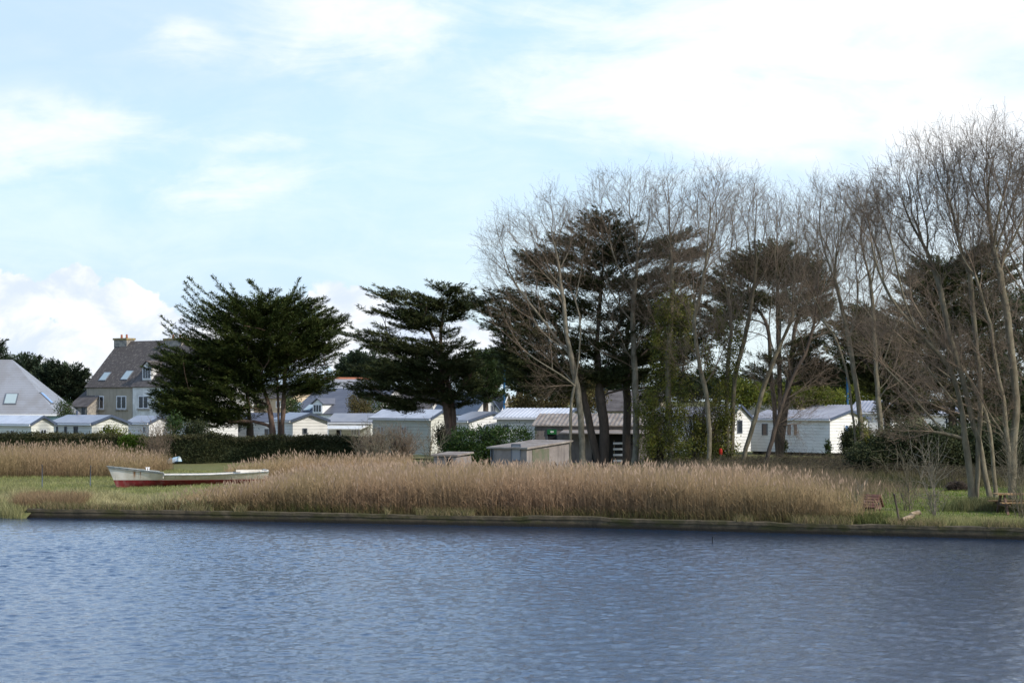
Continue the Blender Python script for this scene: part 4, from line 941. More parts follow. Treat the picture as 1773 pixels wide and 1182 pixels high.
def dinghy():
    d = 129; rt = root('dinghy', (XW(299, d), d, .06), R(-35), 'small upturned pale blue dinghy lying before the hedge', 'dinghy'); rt.rotation_euler = (R(0), R(-12), R(-25))
    V = []; n = 14; k = 8
    for i in range(n+1):
        t = i/n; b = .28*math.sin(min(1, .12+t*1.6)*PI/2)*(1-.2*t)
        for j in range(k+1):
            a = PI*j/k; V.append((-.55+1.1*t, -b*math.cos(a), .02+.33*math.sin(a)**.8*(.6+.4*min(1, t*3))))
    mb = MB(); mb.poly(V, [(i*(k+1)+j, (i+1)*(k+1)+j, (i+1)*(k+1)+j+1, i*(k+1)+j+1) for i in range(n) for j in range(k)]+[tuple(n*(k+1)+j for j in range(k+1)), tuple(range(k, -1, -1))])
    mb.build('hull', mat('pale_blue_paint', (.35, .55, .68), .5, c2=(.6, .66, .68), scale=4), rt, True)
    MB().tube([(-.56, -.1, .05), (.55, -.25, .05)], .02, 5).tube([(-.56, .1, .05), (.55, .25, .05)], .02, 5).build('gunwale', M_bluepost, rt)
dinghy()
def post(name, label, cat, px, pyb, h_, r_, m, lean=(0, 0), group=None, d=None, foot=True):
    d = d or gd(pyb); rt = root(name, (XW(px, d), d, 0), 0, label, cat, group)
    MB().tube([(0, 0, -.1), (lean[0]*.5, lean[1]*.5, h_*.5), (lean[0], lean[1], h_)], [r_, r_*.95, r_*.85], 7).build('shaft', m, rt, True)
    MB().tube([(lean[0], lean[1], h_), (lean[0], lean[1], h_+r_*1.2)], [r_*1.2, r_*.8], 7).build('cap', m, rt)
    return rt
post('fence_post', 'thin dark stake on the meadow, left of the two', 'stake', 73, 843, 1.0, .02, M_trim, group='thin stakes left of the boat')
post('fence_post', 'thin dark stake on the meadow just left of the boat bow', 'stake', 156, 842, .95, .02, M_trim, (.03, 0), group='thin stakes left of the boat')
post('mast', 'slender blue pole rising beside the white gables', 'pole', 873, 0, ZW(640, 180), .11, M_bluepost, d=180, group='blue poles')
post('mast', 'blue pole standing behind the roofs of the right mobile homes', 'pole', 1467, 0, ZW(655, 168), .11, M_bluepost, d=168, group='blue poles')
post('stake', 'leaning dark stake at the water edge beside the cut log', 'stake', 1559, 909, .98, .035, M_bark_dark, (-.20, 0))
post('stake', 'small dark stick poking out of the water', 'stick', 1234, 0, .2, .02, M_dark, d=F*(H-WZ)/(940-HY)).location.z = WZ
def log():
    d = gd(909); rt = root('log', (XW(1562, d), d, .12), R(35), 'pale cut log lying at the edge of the quay', 'log')
    m1 = mat('weathered_log_bark', (.36, .28, .18), .9, c2=(.2, .14, .09), scale=5, bump=.02)
    MB().tube([(0, 0, .04), (.25, .02, .09), (.5, 0, .17)], [.085, .09, .08], 10).build('bark', m1, rt, True)
    MB().tube([(-.012, 0, .036), (-.002, 0, .04)], [.07, .075], 10).build('cut_end', mat('dark_log_end', (.14, .07, .05), .9), rt)
    d2 = gd(903)
    r2 = root('log', (XW(1577, d2), d2, .16), R(25), 'short second piece of pale log just right of the first', 'log')
    MB().tube([(0, 0, .07), (.2, .0, .10), (.36, 0, .14)], [.09, .10, .085], 10).build('bark', m1, r2, True)
    MB().tube([(-.012, 0, .066), (-.002, 0, .07)], [.075, .08], 10).build('cut_end', mat('pale_log_end', (.45, .35, .2), .9), r2)
log()
def hutch():
    d = gd(885); c = (XW(1510, d), d, 0); rt = root('hutch', c, R(-35), 'little wooden duck house with red tiled pitched roof', 'duck house')
    M_h = mat('old_board', (.11, .07, .055), .9, c2=(.16, .1, .08), scale=4); w_, l_ = .26, .5
    MB().poly([(-l_/2, -w_, .1), (l_/2, -w_, .1), (l_/2, w_, .1), (-l_/2, w_, .1), (-l_/2, -w_, .22), (l_/2, -w_, .22), (l_/2, w_, .22), (-l_/2, w_, .22), (-l_/2, 0, .56), (l_/2, 0, .56)],
              [(0, 3, 2, 1), (0, 1, 5, 4), (2, 3, 7, 6), (1, 2, 6, 9, 5), (3, 0, 4, 8, 7), (4, 5, 9, 8), (6, 7, 8, 9)]).build('body', M_h, rt)
    mb = MB(); 
    for sg in (-1, 1):
        for i in range(5):
            f0, f1 = i/5, (i+1)/5; y0, y1 = sg*(w_+.09)*(1-f0), sg*(w_+.09)*(1-f1); z0, z1 = .15+.47*f0+.02, .15+.47*f1
            q = [(-l_/2-.07, y0, z0), (l_/2+.07, y0, z0), (l_/2+.07, y1, z1), (-l_/2-.07, y1, z1)]; mb.slab(q if sg < 0 else q[::-1], .025)
    mb.build('roof', mat('faded_red_roof', (.17, .075, .055), .9, c2=(.11, .06, .045), scale=6), rt)
    for (a, b) in ((-1, -1), (1, -1), (1, 1), (-1, 1)): MB().box(a*.2-.025, a*.2+.025, b*.2-.025, b*.2+.025, 0, .098).build('leg', M_h, rt)
    MB().tube([(l_/2+.001, 0, .3), (l_/2+.012, 0, .3)], .07, 10).build('entrance', M_dark, rt)
hutch()
def picnic():
    d = gd(889); rt = root('picnic_table', (XW(1768, d), d, 0), R(4), 'wooden picnic table with benches half hidden behind the right trunk', 'picnic table')
    mt = mat('warm_plank', (.30, .19, .09), .8, c2=(.22, .13, .06), scale=6)
    for i in range(5): MB().box(-.95, .95, -.36+i*.145, -.23+i*.145, .68, .72).build('tabletop_plank', mt, rt)
    for s_ in (-1, 1):
        MB().box(-.95, .95, s_*.72-.13, s_*.72+.13, .40, .44).build('bench', mt, rt)
        for q in (-1, 1):
            MB().slab([(s_*.65-.04, q*.62, 0), (s_*.65+.04, q*.62, 0), (s_*.65+.04, q*.2, .68), (s_*.65-.04, q*.2, .68)], .08).build('leg', M_bark_red, rt)
        MB().box(s_*.65-.03, s_*.65+.03, -.8, .8, .31, .395).build('cross_beam', M_bark_red, rt)
picnic()
def heap():
    d = gd(850)
    rs = np.random.default_rng(3); k = 900; u = nrm(rs.normal(0, 1, (k, 3))); u[:, 2] = np.abs(u[:, 2]); P = u*[.42, .3, .42]*rs.uniform(.6, 1, (k, 1))
    c = (XW(1657, d), d, 0); rt = root('brush_heap', c, 0, 'small black heap of brushwood on the shaded grass', 'brush heap')
    V, Q = prisms(P, P+nrm(rs.normal(0, 1, (k, 3))*[1, 1, .4])*.3, np.full(k, .014), np.full(k, .008)); npmesh('sticks', V, Q, M_bark_dark, rt)
    d = gd(808); k = 1500; u = nrm(rs.normal(0, 1, (k, 3))); u[:, 2] = np.abs(u[:, 2]); P = u*[.6, .4, .32]*rs.uniform(.5, 1, (k, 1))
    rt = root('reed_heap', (XW(272, d), d, 0), 0, 'low tan heap of cut reeds beside the pale blue dinghy', 'reed heap')
    V, Q = prisms(P, P+nrm(rs.normal(0, 1, (k, 3))*[1, 1, .4])*.3, np.full(k, .012), np.full(k, .008)); npmesh('stalks', V, Q, mat('cut_reed', (.26, .18, .11), .9), rt)
heap()
def hydrant():
    d = gd(812); rt = root('marker_post', (XW(1248, d), d, 0), 0, 'short bright red marker on a stub post at the foot of the ivy tree', 'marker')
    MB().tube([(0, 0, -.05), (0, 0, .86)], .04, 7).build('shaft', M_bark, rt)
    MB().tube([(0, 0, .84), (0, 0, .88), (0, 0, 1.12), (0, 0, 1.18), (0, 0, 1.21)], [.06, .10, .10, .07, .02], 10).build('head', mat('signal_red', (.6, .03, .015), .5), rt, True)
hydrant()
def pallets():
    d = gd(806); rt = root('slatted_bench', (XW(1072, d), d, 0), 0, 'stack of pale slats standing between the two dark conifer trunks', 'slatted panel')
    for i in range(4): MB().box(-.36, .36, -.02, .02, .25+i*.35, .37+i*.35).build('slat', M_white_plain, rt)
    for s_ in (-.3, .3): MB().box(s_-.03, s_+.03, .021, .07, 0, 1.55).build('upright', M_bark, rt)
pallets()

# ------------------------------------------------------------------ hedges and shrubs
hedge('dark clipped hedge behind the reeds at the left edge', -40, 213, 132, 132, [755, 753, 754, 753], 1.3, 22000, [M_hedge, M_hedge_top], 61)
hedge('short bright green stretch of hedge below the white house', 210, 253, 130.5, 130.5, [756, 754, 756], 1.3, 6000, [M_hedge_b], 62)
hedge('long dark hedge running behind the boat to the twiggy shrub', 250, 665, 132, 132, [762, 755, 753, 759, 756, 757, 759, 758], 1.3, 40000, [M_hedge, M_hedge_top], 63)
bush('bush', 'low yellow green bush on top of the hedge by the cream mobile home', 'bush', [(203, 752, 20, 9), (190, 765, 15, 20)], 132.5, 2600, M_yg, 64)
bush('laurel_bush', 'broad rounded green laurel bush behind the grey shed', 'bush', [(820, 772, 50, 32), (880, 765, 45, 26), (790, 785, 28, 28), (850, 790, 70, 26)], 121, 26000, M_shrub, 65, clump=.16)
bush('bush', 'small dark bush against the white gable by the cypress trunk', 'bush', [(772, 755, 12, 18)], 132, 3000, M_hedge, 66)
bush('bush', 'autumn toned bush with yellow leaves below the second cypress', 'bush', [(622, 700, 18, 16), (620, 715, 14, 14)], 160, 3500, M_folb, 67)
bush('bush', 'pale green bush beside the dark slate roof', 'bush', [(505, 705, 14, 14)], 170, 2500, M_fol3, 68)
bush('bush', 'greyish bush under the hanging branch of the second cypress', 'bush', [(660, 705, 28, 16)], 168, 3500, M_fol3, 69)
bush('bush', 'broad brown and ochre thicket behind the metal roofed mobile home', 'bush', [(950, 690, 50, 22), (985, 670, 45, 20), (1020, 690, 30, 16), (905, 700, 25, 12)], 158, 14000, M_folb, 70, leaf=(.12, .22), lw=(.08, .14))
bush('bush', 'bright yellow green bush behind the long white mobile home', 'bush', [(1385, 682, 42, 22), (1420, 690, 42, 14), (1340, 690, 30, 12)], 168, 13000, M_yg, 71, leaf=(.12, .22), lw=(.08, .14))
bush('bush', 'yellowish bush beside the right blue pole', 'bush', [(1500, 682, 30, 18), (1470, 690, 22, 12)], 172, 6000, M_yg, 72, leaf=(.12, .22), lw=(.08, .14))
bush('bush', 'olive bush left of the leaning trunks above the small gable', 'bush', [(1290, 682, 32, 20)], 165, 6000, M_yg, 73, leaf=(.12, .22), lw=(.08, .14))
bush('bush', 'dark evergreen bush at the right corner of the long white mobile home', 'bush', [(1490, 775, 32, 30), (1480, 760, 22, 18)], 128, 14000, M_hedge, 74, clump=.14)
bush('bush', 'wide dark evergreen thicket behind the right trunks', 'bush', [(1560, 775, 50, 32), (1620, 785, 70, 36), (1680, 780, 60, 38), (1520, 795, 50, 24), (1745, 770, 60, 40), (1590, 760, 60, 20)], 107, 90000, M_hedge, 75, clump=.2, shell=.7)
bush('ivy_post', 'slim ivy column standing before the long white mobile home', 'ivy', [(1356, 775, 5, 14), (1354, 790, 6, 12)], 140, 1300, M_hedge, 76, clump=.08, stems=True)
bush('ivy_post', 'slim ivy column at the corner of the long white mobile home', 'ivy', [(1434, 777, 4, 14), (1434, 790, 5, 10)], 140, 1100, M_fol3, 77, clump=.07, stems=True)
bush('bush', 'small green bush between the grey house and the left shore trees', 'bush', [(110, 708, 12, 12), (118, 722, 10, 10)], 190, 2500, M_fol3, 78)
bush('bush', 'round dark bush at the foot of the left cypress', 'bush', [(345, 745, 14, 12), (330, 748, 14, 10)], 134, 3000, M_hedge, 79)
bush('bush', 'green bush in front of the white mobile home beside the bare shrub', 'bush', [(302, 735, 9, 14)], 134, 1800, M_shrub, 80)
twig_shrub('leafless grey shrub in front of the white house', 272, 0, 2.9, 3.2, 81, 42, d=129)
twig_shrub('dense purplish twiggy shrub in front of the large pale mobile home', 690, 0, 2.3, 2.9, 82, 110, d=119, r=.017)
twig_shrub('leafless twiggy shrub at the right end of the long hedge', 645, 0, 2.1, 2.6, 83, 90, d=120, r=.016)
twig_shrub('pale wispy saplings standing at the back of the reeds', 655, 0, 2.6, 3.4, 84, 22, m=M_bark, d=108, r=.016)
twig_shrub('lone bare sapling rising from the reeds below the pale mobile home', 745, 0, 3.0, 1.2, 85, 8, m=M_bark, d=112, r=.018)
twig_shrub('thin leafless sapling on the grass near the quay', 1618, 900, 2.6, 1.0, 86, 7, m=M_bark_pale, r=.014)
twig_shrub('crooked leafless sapling left of the thin one', 1575, 885, 2.7, 1.6, 87, 8, m=M_bark, r=.013)
twig_shrub('leafless shoots beside the little duck house', 1480, 892, 1.1, .8, 88, 8, m=M_bark_pale, r=.013)
twig_shrub('bare shoots rising at the right of the picnic table', 1770, 905, 3.4, 1.6, 89, 10, m=M_bark, r=.013)
x = rs.uniform(7, 18, 16000); y = rs.uniform(80, 103, 16000)
hh = rs.uniform(.35, 1.0, 16000)*np.interp(x+.4*fbm(x, y, 1., 12), [7, 9, 13, 18], [.6, 1.15, 1.0, .5])*np.interp(y, [80, 86, 103], [.5, .9, 1.1]); k_ = rs.random(16000) < np.interp(x, [7, 9, 14, 18], [.5, 1, .9, .15])*np.interp(y, [80, 90], [.25, 1])
grass('dry_weeds', 'sparse grey brown dead weeds behind the right end of the reeds', x[k_], y[k_], hh[k_], .010, .02, ((.13, .10, .06), (.27, .20, .13)), 94)
x, y = scatter(16000, -17.5, 24, -.04, .5, rs); k_ = fbm(x, x*0, 1.6, 95) > .12; x = x[k_]; y = y[k_]
V_, Q_, la_ = blades(len(x), x, y, np.full(len(x), .03), rs.uniform(.08, .3, len(x)), rs.uniform(.012, .022, len(x)), np.full(len(x), .5), rs, 2)
C_ = np.repeat(lerp(np.array([.11, .12, .04]), np.array([.28, .21, .12]), rs.random((len(x), 1))), 6, 0)
setp(npmesh('rough_grass', V_, Q_, M_grass, col=C_), 'loose tufts of grass hanging over the quay edge', 'grass', kind='stuff')
for (nm, px_, sd_, hh_, ww_, dd_) in (('tangled tall scrub at the foot of the left ivy covered tree', 1140, 401, 4.2, 3.0, 120), ('tangled tall scrub between the two ivy covered trees', 1200, 402, 5.0, 3.2, 122), ('tangled scrub right beside the red marker', 1238, 403, 3.6, 1.8, 123)):
    twig_shrub(nm, px_, 0, hh_, ww_, sd_, 60, m=M_twig_green, d=dd_, r=.013)
# bramble undergrowth behind the reeds
def bramble():
    rs = np.random.default_rng(90); n = 15000
    x = rs.uniform(XW(1130, 116), XW(1790, 116), n); y = rs.uniform(104, 126, n); y = np.where(x > 20, y-6, y)
    h_ = rs.uniform(.25, 1.25, n)*np.interp(x, [7, 12, 20, 28], [.8, 1, 1.05, .9])*(1+.3*fbm(x, y, .6, 5)); x = np.where(y > 120, x, x)
    base = np.stack([x, y, np.zeros(n)], -1); a = rs.uniform(0, 2*PI, n); D = nrm(np.stack([np.cos(a)*.6, np.sin(a)*.6, np.ones(n)], -1))
    m1 = base+D*(h_*.6)[:, None]; D2 = nrm(D*[1.5, 1.5, .2]+rs.normal(0, .3, D.shape)); m2 = m1+D2*(h_*.5)[:, None]
    V1, Q1 = prisms(base, m1, np.full(n, .012), np.full(n, .009)); V2, Q2 = prisms(m1, m2, np.full(n, .009), np.full(n, .006))
    setp(npmesh('brambles', np.concatenate([V1, V2]), np.concatenate([Q1, Q2+len(V1)]), M_bramble), 'tangled brown bramble undergrowth beneath the bare trees', 'brambles', kind='stuff')
    n = 26000; x = rs.uniform(XW(1100, 112), XW(1800, 112), n); y = rs.uniform(98, 124, n); y = np.where(x > 16, y-4, y)
    grass('rough_grass', 'dull green and brown weeds around the brambles', x, y, rs.uniform(.15, .6, n), .014, .03, ((.06, .075, .025), (.15, .12, .065)), 91)
bramble()

# ------------------------------------------------------------------ evergreen trees
GT = 'dark cypresses'
conifer('broad spreading cypress with upswept branches and several trunks on the left',
        [[(484, 760), (482, 700), (480, 640), (470, 570)], [(476, 760), (470, 715), (455, 670), (430, 610), (400, 560)], [(488, 760), (492, 690), (494, 630), (510, 570)]],
        138, [(430, 580, 105, 62), (520, 580, 62, 55), (350, 640, 75, 55), (335, 700, 55, 38), (530, 640, 45, 32), (435, 550, 66, 32), (485, 548, 66, 34), (440, 665, 40, 20), (400, 690, 70, 35), (385, 730, 40, 16), (316, 650, 25, 50), (545, 590, 40, 45), (460, 620, 70, 44), (480, 600, 70, 40), (430, 640, 60, 34), (545, 675, 25, 14), (520, 670, 45, 16)],
        101, nf=1000, per=150, rad=.19, flen=(1.5, 2.9), base=.34, fol=M_fol, bark=M_bark_red, upang=.17, centre=(450, 620), group=GT,
        extra_tips=[(400, 540, 325, 496), (390, 550, 318, 503), (380, 560, 320, 515), (390, 575, 322, 530), (370, 580, 295, 543), (350, 595, 282, 562), (340, 600, 290, 572), (420, 530, 372, 491), (450, 540, 380, 510), (460, 520, 425, 492), (480, 530, 430, 495), (490, 540, 524, 496), (500, 530, 515, 505), (530, 560, 565, 525), (540, 570, 593, 556), (430, 545, 405, 505), (350, 560, 325, 532), (550, 590, 590, 575), (330, 690, 268, 690), (330, 710, 272, 700), (320, 670, 262, 672), (370, 700, 285, 722), (560, 655, 590, 650), (555, 560, 575, 540)])
conifer('smaller straight trunked cypress merged with the left side of the spreading one', [[(433, 765), (433, 720), (425, 660), (400, 610)]], 140,
        [(370, 660, 62, 45), (320, 690, 48, 34), (400, 620, 60, 50), (350, 720, 55, 22), (400, 715, 45, 22), (305, 715, 30, 14)], 121, nf=300, per=150, flen=(1.0, 2.0), base=.26, upang=.1, group=GT)
conifer('narrow dark cypress trunk between the two pale bare trunks', [[(1085, 800), (1086, 700), (1080, 620), (1090, 540), (1105, 470)]], 124,
        [(1110, 500, 50, 20), (1140, 560, 50, 30), (1085, 620, 50, 22), (1150, 620, 40, 30), (1060, 560, 40, 18)], 122, nf=170, per=115, flen=(.8, 1.6), base=.24, fol=M_fol2, upang=.16, minz=3, group=GT)
conifer('thin trunked dark cypress between the ivy footed trunks and the big trees', [[(1540, 800), (1536, 700), (1530, 600)]], 130,
        [(1510, 600, 50, 26), (1540, 650, 50, 30), (1570, 600, 40, 22), (1500, 650, 35, 20)], 123, nf=170, per=115, flen=(.8, 1.6), base=.2, fol=M_fol2, upang=.16, minz=3, group=GT)
conifer('flat topped cypress with layered branches and one thick trunk behind the laurel bush',
        [[(789, 770), (786, 720), (776, 670), (762, 610), (762, 560), (770, 530)], [(786, 720), (770, 680), (755, 600), (740, 550), (700, 525)]],
        130, [(672, 510, 40, 8), (700, 522, 42, 11), (740, 528, 34, 13), (768, 500, 22, 8), (785, 512, 26, 14), (800, 530, 30, 11), (660, 541, 28, 6), (700, 548, 45, 9), (725, 560, 35, 12), (690, 570, 28, 7), (790, 550, 25, 8),
              (625, 580, 38, 7), (660, 590, 45, 13), (690, 605, 55, 15), (640, 602, 30, 6), (790, 600, 28, 7), (740, 640, 85, 22), (680, 640, 65, 15), (700, 665, 75, 18), (770, 660, 60, 30), (790, 690, 40, 16), (640, 675, 38, 10), (660, 690, 40, 8), (720, 690, 45, 16), (700, 705, 25, 10), (765, 540, 30, 18), (790, 630, 40, 20), (748, 562, 34, 10), (725, 545, 40, 9), (750, 600, 36, 10), (735, 615, 50, 14), (776, 580, 18, 8)],
        102, nf=950, per=150, fat=1.2, flen=(.8, 1.6), base=.36, fol=M_fol2, bark=M_bark_red, upang=.08, minz=3, shell=.0, rad=.2, depth=.7, group=GT)
conifer('hanging cypress spray and rounded green crown to the right of the layered cypress',
        [[(842, 740), (840, 700), (836, 650)]], 152, [(835, 655, 36, 40), (815, 650, 35, 30), (850, 680, 22, 22), (830, 625, 25, 16)], 103, nf=330, per=110, flen=(.6, 1.1), base=.2, fol=M_fol3, upang=.5, rad=.3, name='round_evergreen', leaf=(.16, .26), lw=(.06, .1))
conifer('largest dark cypress standing behind the pale bare trunks',
        [[(1046, 800), (1048, 740), (1040, 680), (1034, 600), (1040, 520), (1045, 450)], [(1040, 680), (1000, 620), (960, 560), (930, 520)]],
        122, [(1040, 385, 34, 10), (1020, 400, 26, 9), (1060, 402, 45, 12), (1000, 420, 45, 9), (1060, 425, 55, 14), (950, 450, 50, 12), (1010, 450, 60, 16), (920, 458, 22, 8), (1085, 450, 50, 16), (1140, 425, 42, 7), (1180, 410, 26, 5), (1150, 445, 50, 9), (1195, 445, 34, 10), (930, 485, 45, 11), (990, 490, 60, 16), (1060, 490, 60, 18), (1150, 480, 60, 16), (1200, 490, 28, 10),
              (880, 515, 35, 12), (850, 535, 38, 13), (900, 545, 55, 16), (960, 535, 60, 20), (1030, 540, 45, 18), (1120, 540, 60, 26), (1180, 540, 40, 26), (860, 565, 28, 10), (900, 580, 45, 20), (950, 590, 60, 26), (1010, 600, 50, 22), (1090, 600, 60, 30), (1160, 600, 50, 30), (880, 610, 30, 14), (920, 630, 55, 24), (980, 650, 55, 24), (1060, 650, 50, 24), (1140, 660, 50, 36), (905, 660, 35, 18), (960, 680, 45, 12), (1200, 590, 30, 30)],
        104, nf=1800, per=120, fat=1.25, flen=(.8, 1.7), base=.42, fol=M_fol2, upang=.2, minz=3, shell=.0, rad=.22, depth=.62, group=GT)
conifer('dark cypress with rounded top and single straight trunk behind the leaning trees',
        [[(1349, 800), (1350, 700), (1347, 600), (1346, 520), (1345, 460)], [(1348, 590), (1330, 560), (1300, 520)], [(1348, 600), (1375, 560), (1400, 520)]],
        132, [(1343, 438, 34, 12), (1320, 452, 50, 13), (1370, 462, 52, 16), (1285, 470, 45, 14), (1340, 480, 60, 15), (1400, 490, 45, 20), (1250, 500, 40, 16), (1290, 520, 45, 18), (1350, 520, 50, 13), (1410, 525, 36, 18), (1265, 545, 30, 16), (1425, 545, 20, 12), (1370, 550, 30, 10), (1400, 590, 30, 14), (1390, 620, 40, 26), (1330, 625, 20, 10), (1310, 650, 22, 10), (1400, 650, 42, 20), (1240, 560, 30, 26), (1425, 650, 25, 16)],
        105, nf=950, per=115, fat=1.3, flen=(.8, 1.6), base=.34, fol=M_fol2, upang=.32, minz=3, shell=0, rad=.24, depth=.6, group=GT)
conifer('wide dark cypress behind the large bare trees at the right',
        [[(1648, 800), (1650, 700), (1648, 600), (1640, 500)], [(1650, 720), (1690, 600), (1700, 500)]],
        128, [(1610, 465, 40, 9), (1650, 468, 50, 11), (1700, 445, 42, 13), (1590, 490, 36, 8), (1640, 492, 60, 14), (1720, 480, 50, 18), (1600, 515, 45, 10), (1660, 525, 60, 18), (1580, 540, 45, 10), (1640, 555, 70, 18), (1720, 540, 50, 26), (1570, 570, 50, 12), (1490, 545, 36, 12), (1510, 565, 45, 14), (1470, 580, 45, 16), (1540, 600, 60, 20), (1620, 600, 60, 22), (1700, 600, 70, 36), (1480, 615, 50, 20), (1560, 640, 60, 22), (1640, 650, 60, 26), (1730, 660, 50, 36), (1520, 660, 40, 18), (1600, 690, 55, 22), (1680, 700, 60, 26), (1740, 720, 40, 26), (1560, 710, 40, 18)],
        106, nf=2300, per=115, fat=1.5, flen=(.8, 1.7), base=.34, fol=M_fol2, upang=.3, minz=2, shell=0, rad=.24, depth=.6, group=GT)
conifer('glossy dark evergreen cut by the right edge of the view', [[(1785, 880), (1784, 700), (1782, 600)]], 92, [(1785, 560, 42, 60), (1780, 640, 42, 60), (1790, 700, 45, 50)], 107, nf=200, per=110, flen=(.6, 1.2), base=.2, fol=M_fol3, upang=.4, rad=.3, name='round_evergreen')
conifer('rounded dark pine behind the pale hipped roof', [[(30, 745), (34, 690), (36, 650)]], 235, [(32, 640, 34, 26), (60, 660, 40, 28), (20, 655, 30, 22), (50, 690, 36, 22)], 108, nf=320, per=80, flen=(1, 2.0), base=.35, fol=M_folf, upang=.6, rad=.5, name='pine_tree', leaf=(.3, .5), lw=(.1, .16), group='far pines')
conifer('spiky dark pine between the hipped roof and the old grey house', [[(112, 750), (110, 700), (108, 660)]], 226, [(105, 648, 32, 16), (125, 660, 26, 18), (90, 665, 34, 24), (115, 685, 32, 22), (85, 700, 22, 16)], 109, nf=320, per=80, flen=(1, 2.2), base=.35, fol=M_folf, upang=.4, rad=.4, name='pine_tree', leaf=(.3, .5), lw=(.09, .14), group='far pines')
conifer('dark conifer branch reaching in at the left edge', [[(-40, 745), (-38, 690), (-30, 620)]], 215, [(-25, 615, 28, 20), (-20, 600, 22, 8), (-30, 650, 30, 30)], 110, nf=120, per=80, flen=(1, 2.0), base=.35, fol=M_folf, upang=.3, rad=.4, name='pine_tree', leaf=(.3, .5), lw=(.09, .14), group='far pines')
conifer('smooth rounded distant pine between the two left cypresses', [[(612, 740), (612, 690), (612, 650)]], 250, [(612, 645, 30, 30), (640, 655, 40, 30), (625, 630, 26, 16)], 111, nf=300, per=90, flen=(1, 1.8), base=.35, fol=M_folf, upang=.7, rad=.55, name='pine_tree', leaf=(.3, .5), lw=(.1, .16), group='far pines')
conifer('distant dark pine filling the gap behind the bare trunks on the right', [[(1440, 740), (1440, 700), (1440, 660)]], 215, [(1240, 668, 50, 26), (1190, 675, 40, 24), (1400, 655, 40, 20), (1440, 660, 50, 22), (1500, 655, 40, 24), (1560, 670, 50, 24), (1340, 670, 22, 12)], 112, nf=480, per=80, flen=(1, 2.0), base=.35, fol=M_folf, upang=.5, rad=.5, name='pine_tree', leaf=(.3, .5), lw=(.1, .16), group='far pines')
conifer('distant rounded pine behind the brown thicket', [[(900, 740), (900, 700), (900, 650)]], 205, [(870, 640, 36, 26), (920, 650, 50, 24), (980, 660, 50, 24), (1060, 660, 50, 20)], 113, nf=380, per=80, flen=(1, 2.0), base=.35, fol=M_folf, upang=.5, rad=.5, name='pine_tree', leaf=(.3, .5), lw=(.1, .16), group='far pines')

# ------------------------------------------------------------------ bare trees
GB = 'leafless trees on the bank'
bare_tree('pale twin stemmed leafless tree, leftmost of the tall bare trees', [[(1010, 812), (1008, 720), (1000, 650), (985, 580), (978, 520), (968, 460), (955, 400)], [(986, 812), (988, 740), (990, 690), (1000, 650), (1006, 590), (1003, 540), (975, 470)]], 120,
          [(905, 440, 62, 62), (855, 440, 24, 50), (950, 400, 52, 62), (890, 400, 40, 40), (985, 440, 50, 80), (870, 480, 42, 42), (940, 500, 60, 50), (930, 590, 60, 35), (880, 545, 50, 30), (960, 370, 30, 45), (960, 650, 50, 50)], 201, n=620, base=.21, minz=4.6, bark=M_bark_pale, group=GB)
bare_tree('straight pale trunk leafless tree right of the dark conifer trunks', [[(1097, 812), (1101, 740), (1097, 660), (1094, 560), (1100, 480), (1104, 420), (1090, 370)]], 121,
          [(1050, 360, 50, 60), (1105, 345, 48, 52), (1010, 400, 50, 60), (1120, 400, 52, 66), (1060, 430, 60, 60), (1090, 500, 80, 50), (1040, 330, 30, 30), (1060, 570, 80, 50)], 202, n=600, base=.19, minz=5.5, bark=M_bark_pale, group=GB)
bare_tree('ivy smothered leafless tree left of the centre of the ivy clump', [[(1163, 815), (1160, 740), (1155, 640), (1160, 560), (1165, 480), (1160, 420)]], 119,
          [(1160, 370, 50, 60), (1190, 410, 52, 66), (1140, 440, 50, 60), (1170, 480, 60, 50), (1130, 520, 60, 50), (1165, 330, 34, 34)], 203, n=460, base=.17, group=GB,
          ivy=([(1160, 600, 14, 55), (1155, 660, 18, 60), (1162, 730, 24, 50), (1130, 700, 16, 35), (1172, 780, 30, 26), (1125, 760, 18, 40), (1160, 540, 26, 40), (1108, 712, 22, 14), (1195, 650, 12, 50), (1190, 560, 9, 45), (1138, 600, 8, 60)], 21000, M_ivy))
bare_tree('slender grey leafless tree in front of the ivy clump', [[(1228, 815), (1229, 740), (1222, 680), (1208, 620), (1200, 560), (1215, 500), (1225, 430)]], 116,
          [(1230, 350, 48, 54), (1210, 400, 50, 60), (1255, 390, 50, 60), (1200, 460, 60, 60), (1240, 330, 26, 44), (1230, 540, 70, 50), (1205, 620, 60, 40)], 204, n=520, base=.13, bark=M_bark, group=GB)
bare_tree('ivy clad leafless tree with forked upper stems right of the ivy clump', [[(1262, 812), (1264, 740), (1262, 660), (1268, 580), (1262, 510), (1245, 440)], [(1264, 740), (1270, 660), (1290, 580), (1300, 520), (1310, 450)]], 121,
          [(1290, 370, 50, 60), (1270, 420, 58, 60), (1330, 410, 45, 60), (1300, 340, 30, 34), (1260, 480, 55, 50), (1300, 480, 55, 55), (1270, 560, 70, 40)], 205, n=560, base=.19, group=GB,
          ivy=([(1262, 640, 16, 60), (1258, 720, 20, 40), (1262, 770, 14, 25), (1238, 690, 10, 50), (1278, 580, 10, 50), (1210, 750, 14, 40), (1232, 785, 24, 24), (1226, 620, 9, 45), (1250, 560, 12, 40)], 16000, M_ivy))
bare_tree('leaning dark leafless tree crossing the left end of the long white mobile home', [[(1282, 812), (1296, 760), (1312, 710), (1330, 650), (1350, 600), (1372, 550)]], 119,
          [(1370, 430, 50, 60), (1365, 375, 44, 44), (1335, 370, 30, 40), (1400, 400, 45, 50), (1350, 480, 50, 50), (1395, 480, 50, 60), (1370, 560, 50, 50), (1330, 640, 40, 40)], 206, n=430, base=.135, group=GB, depth=.7)
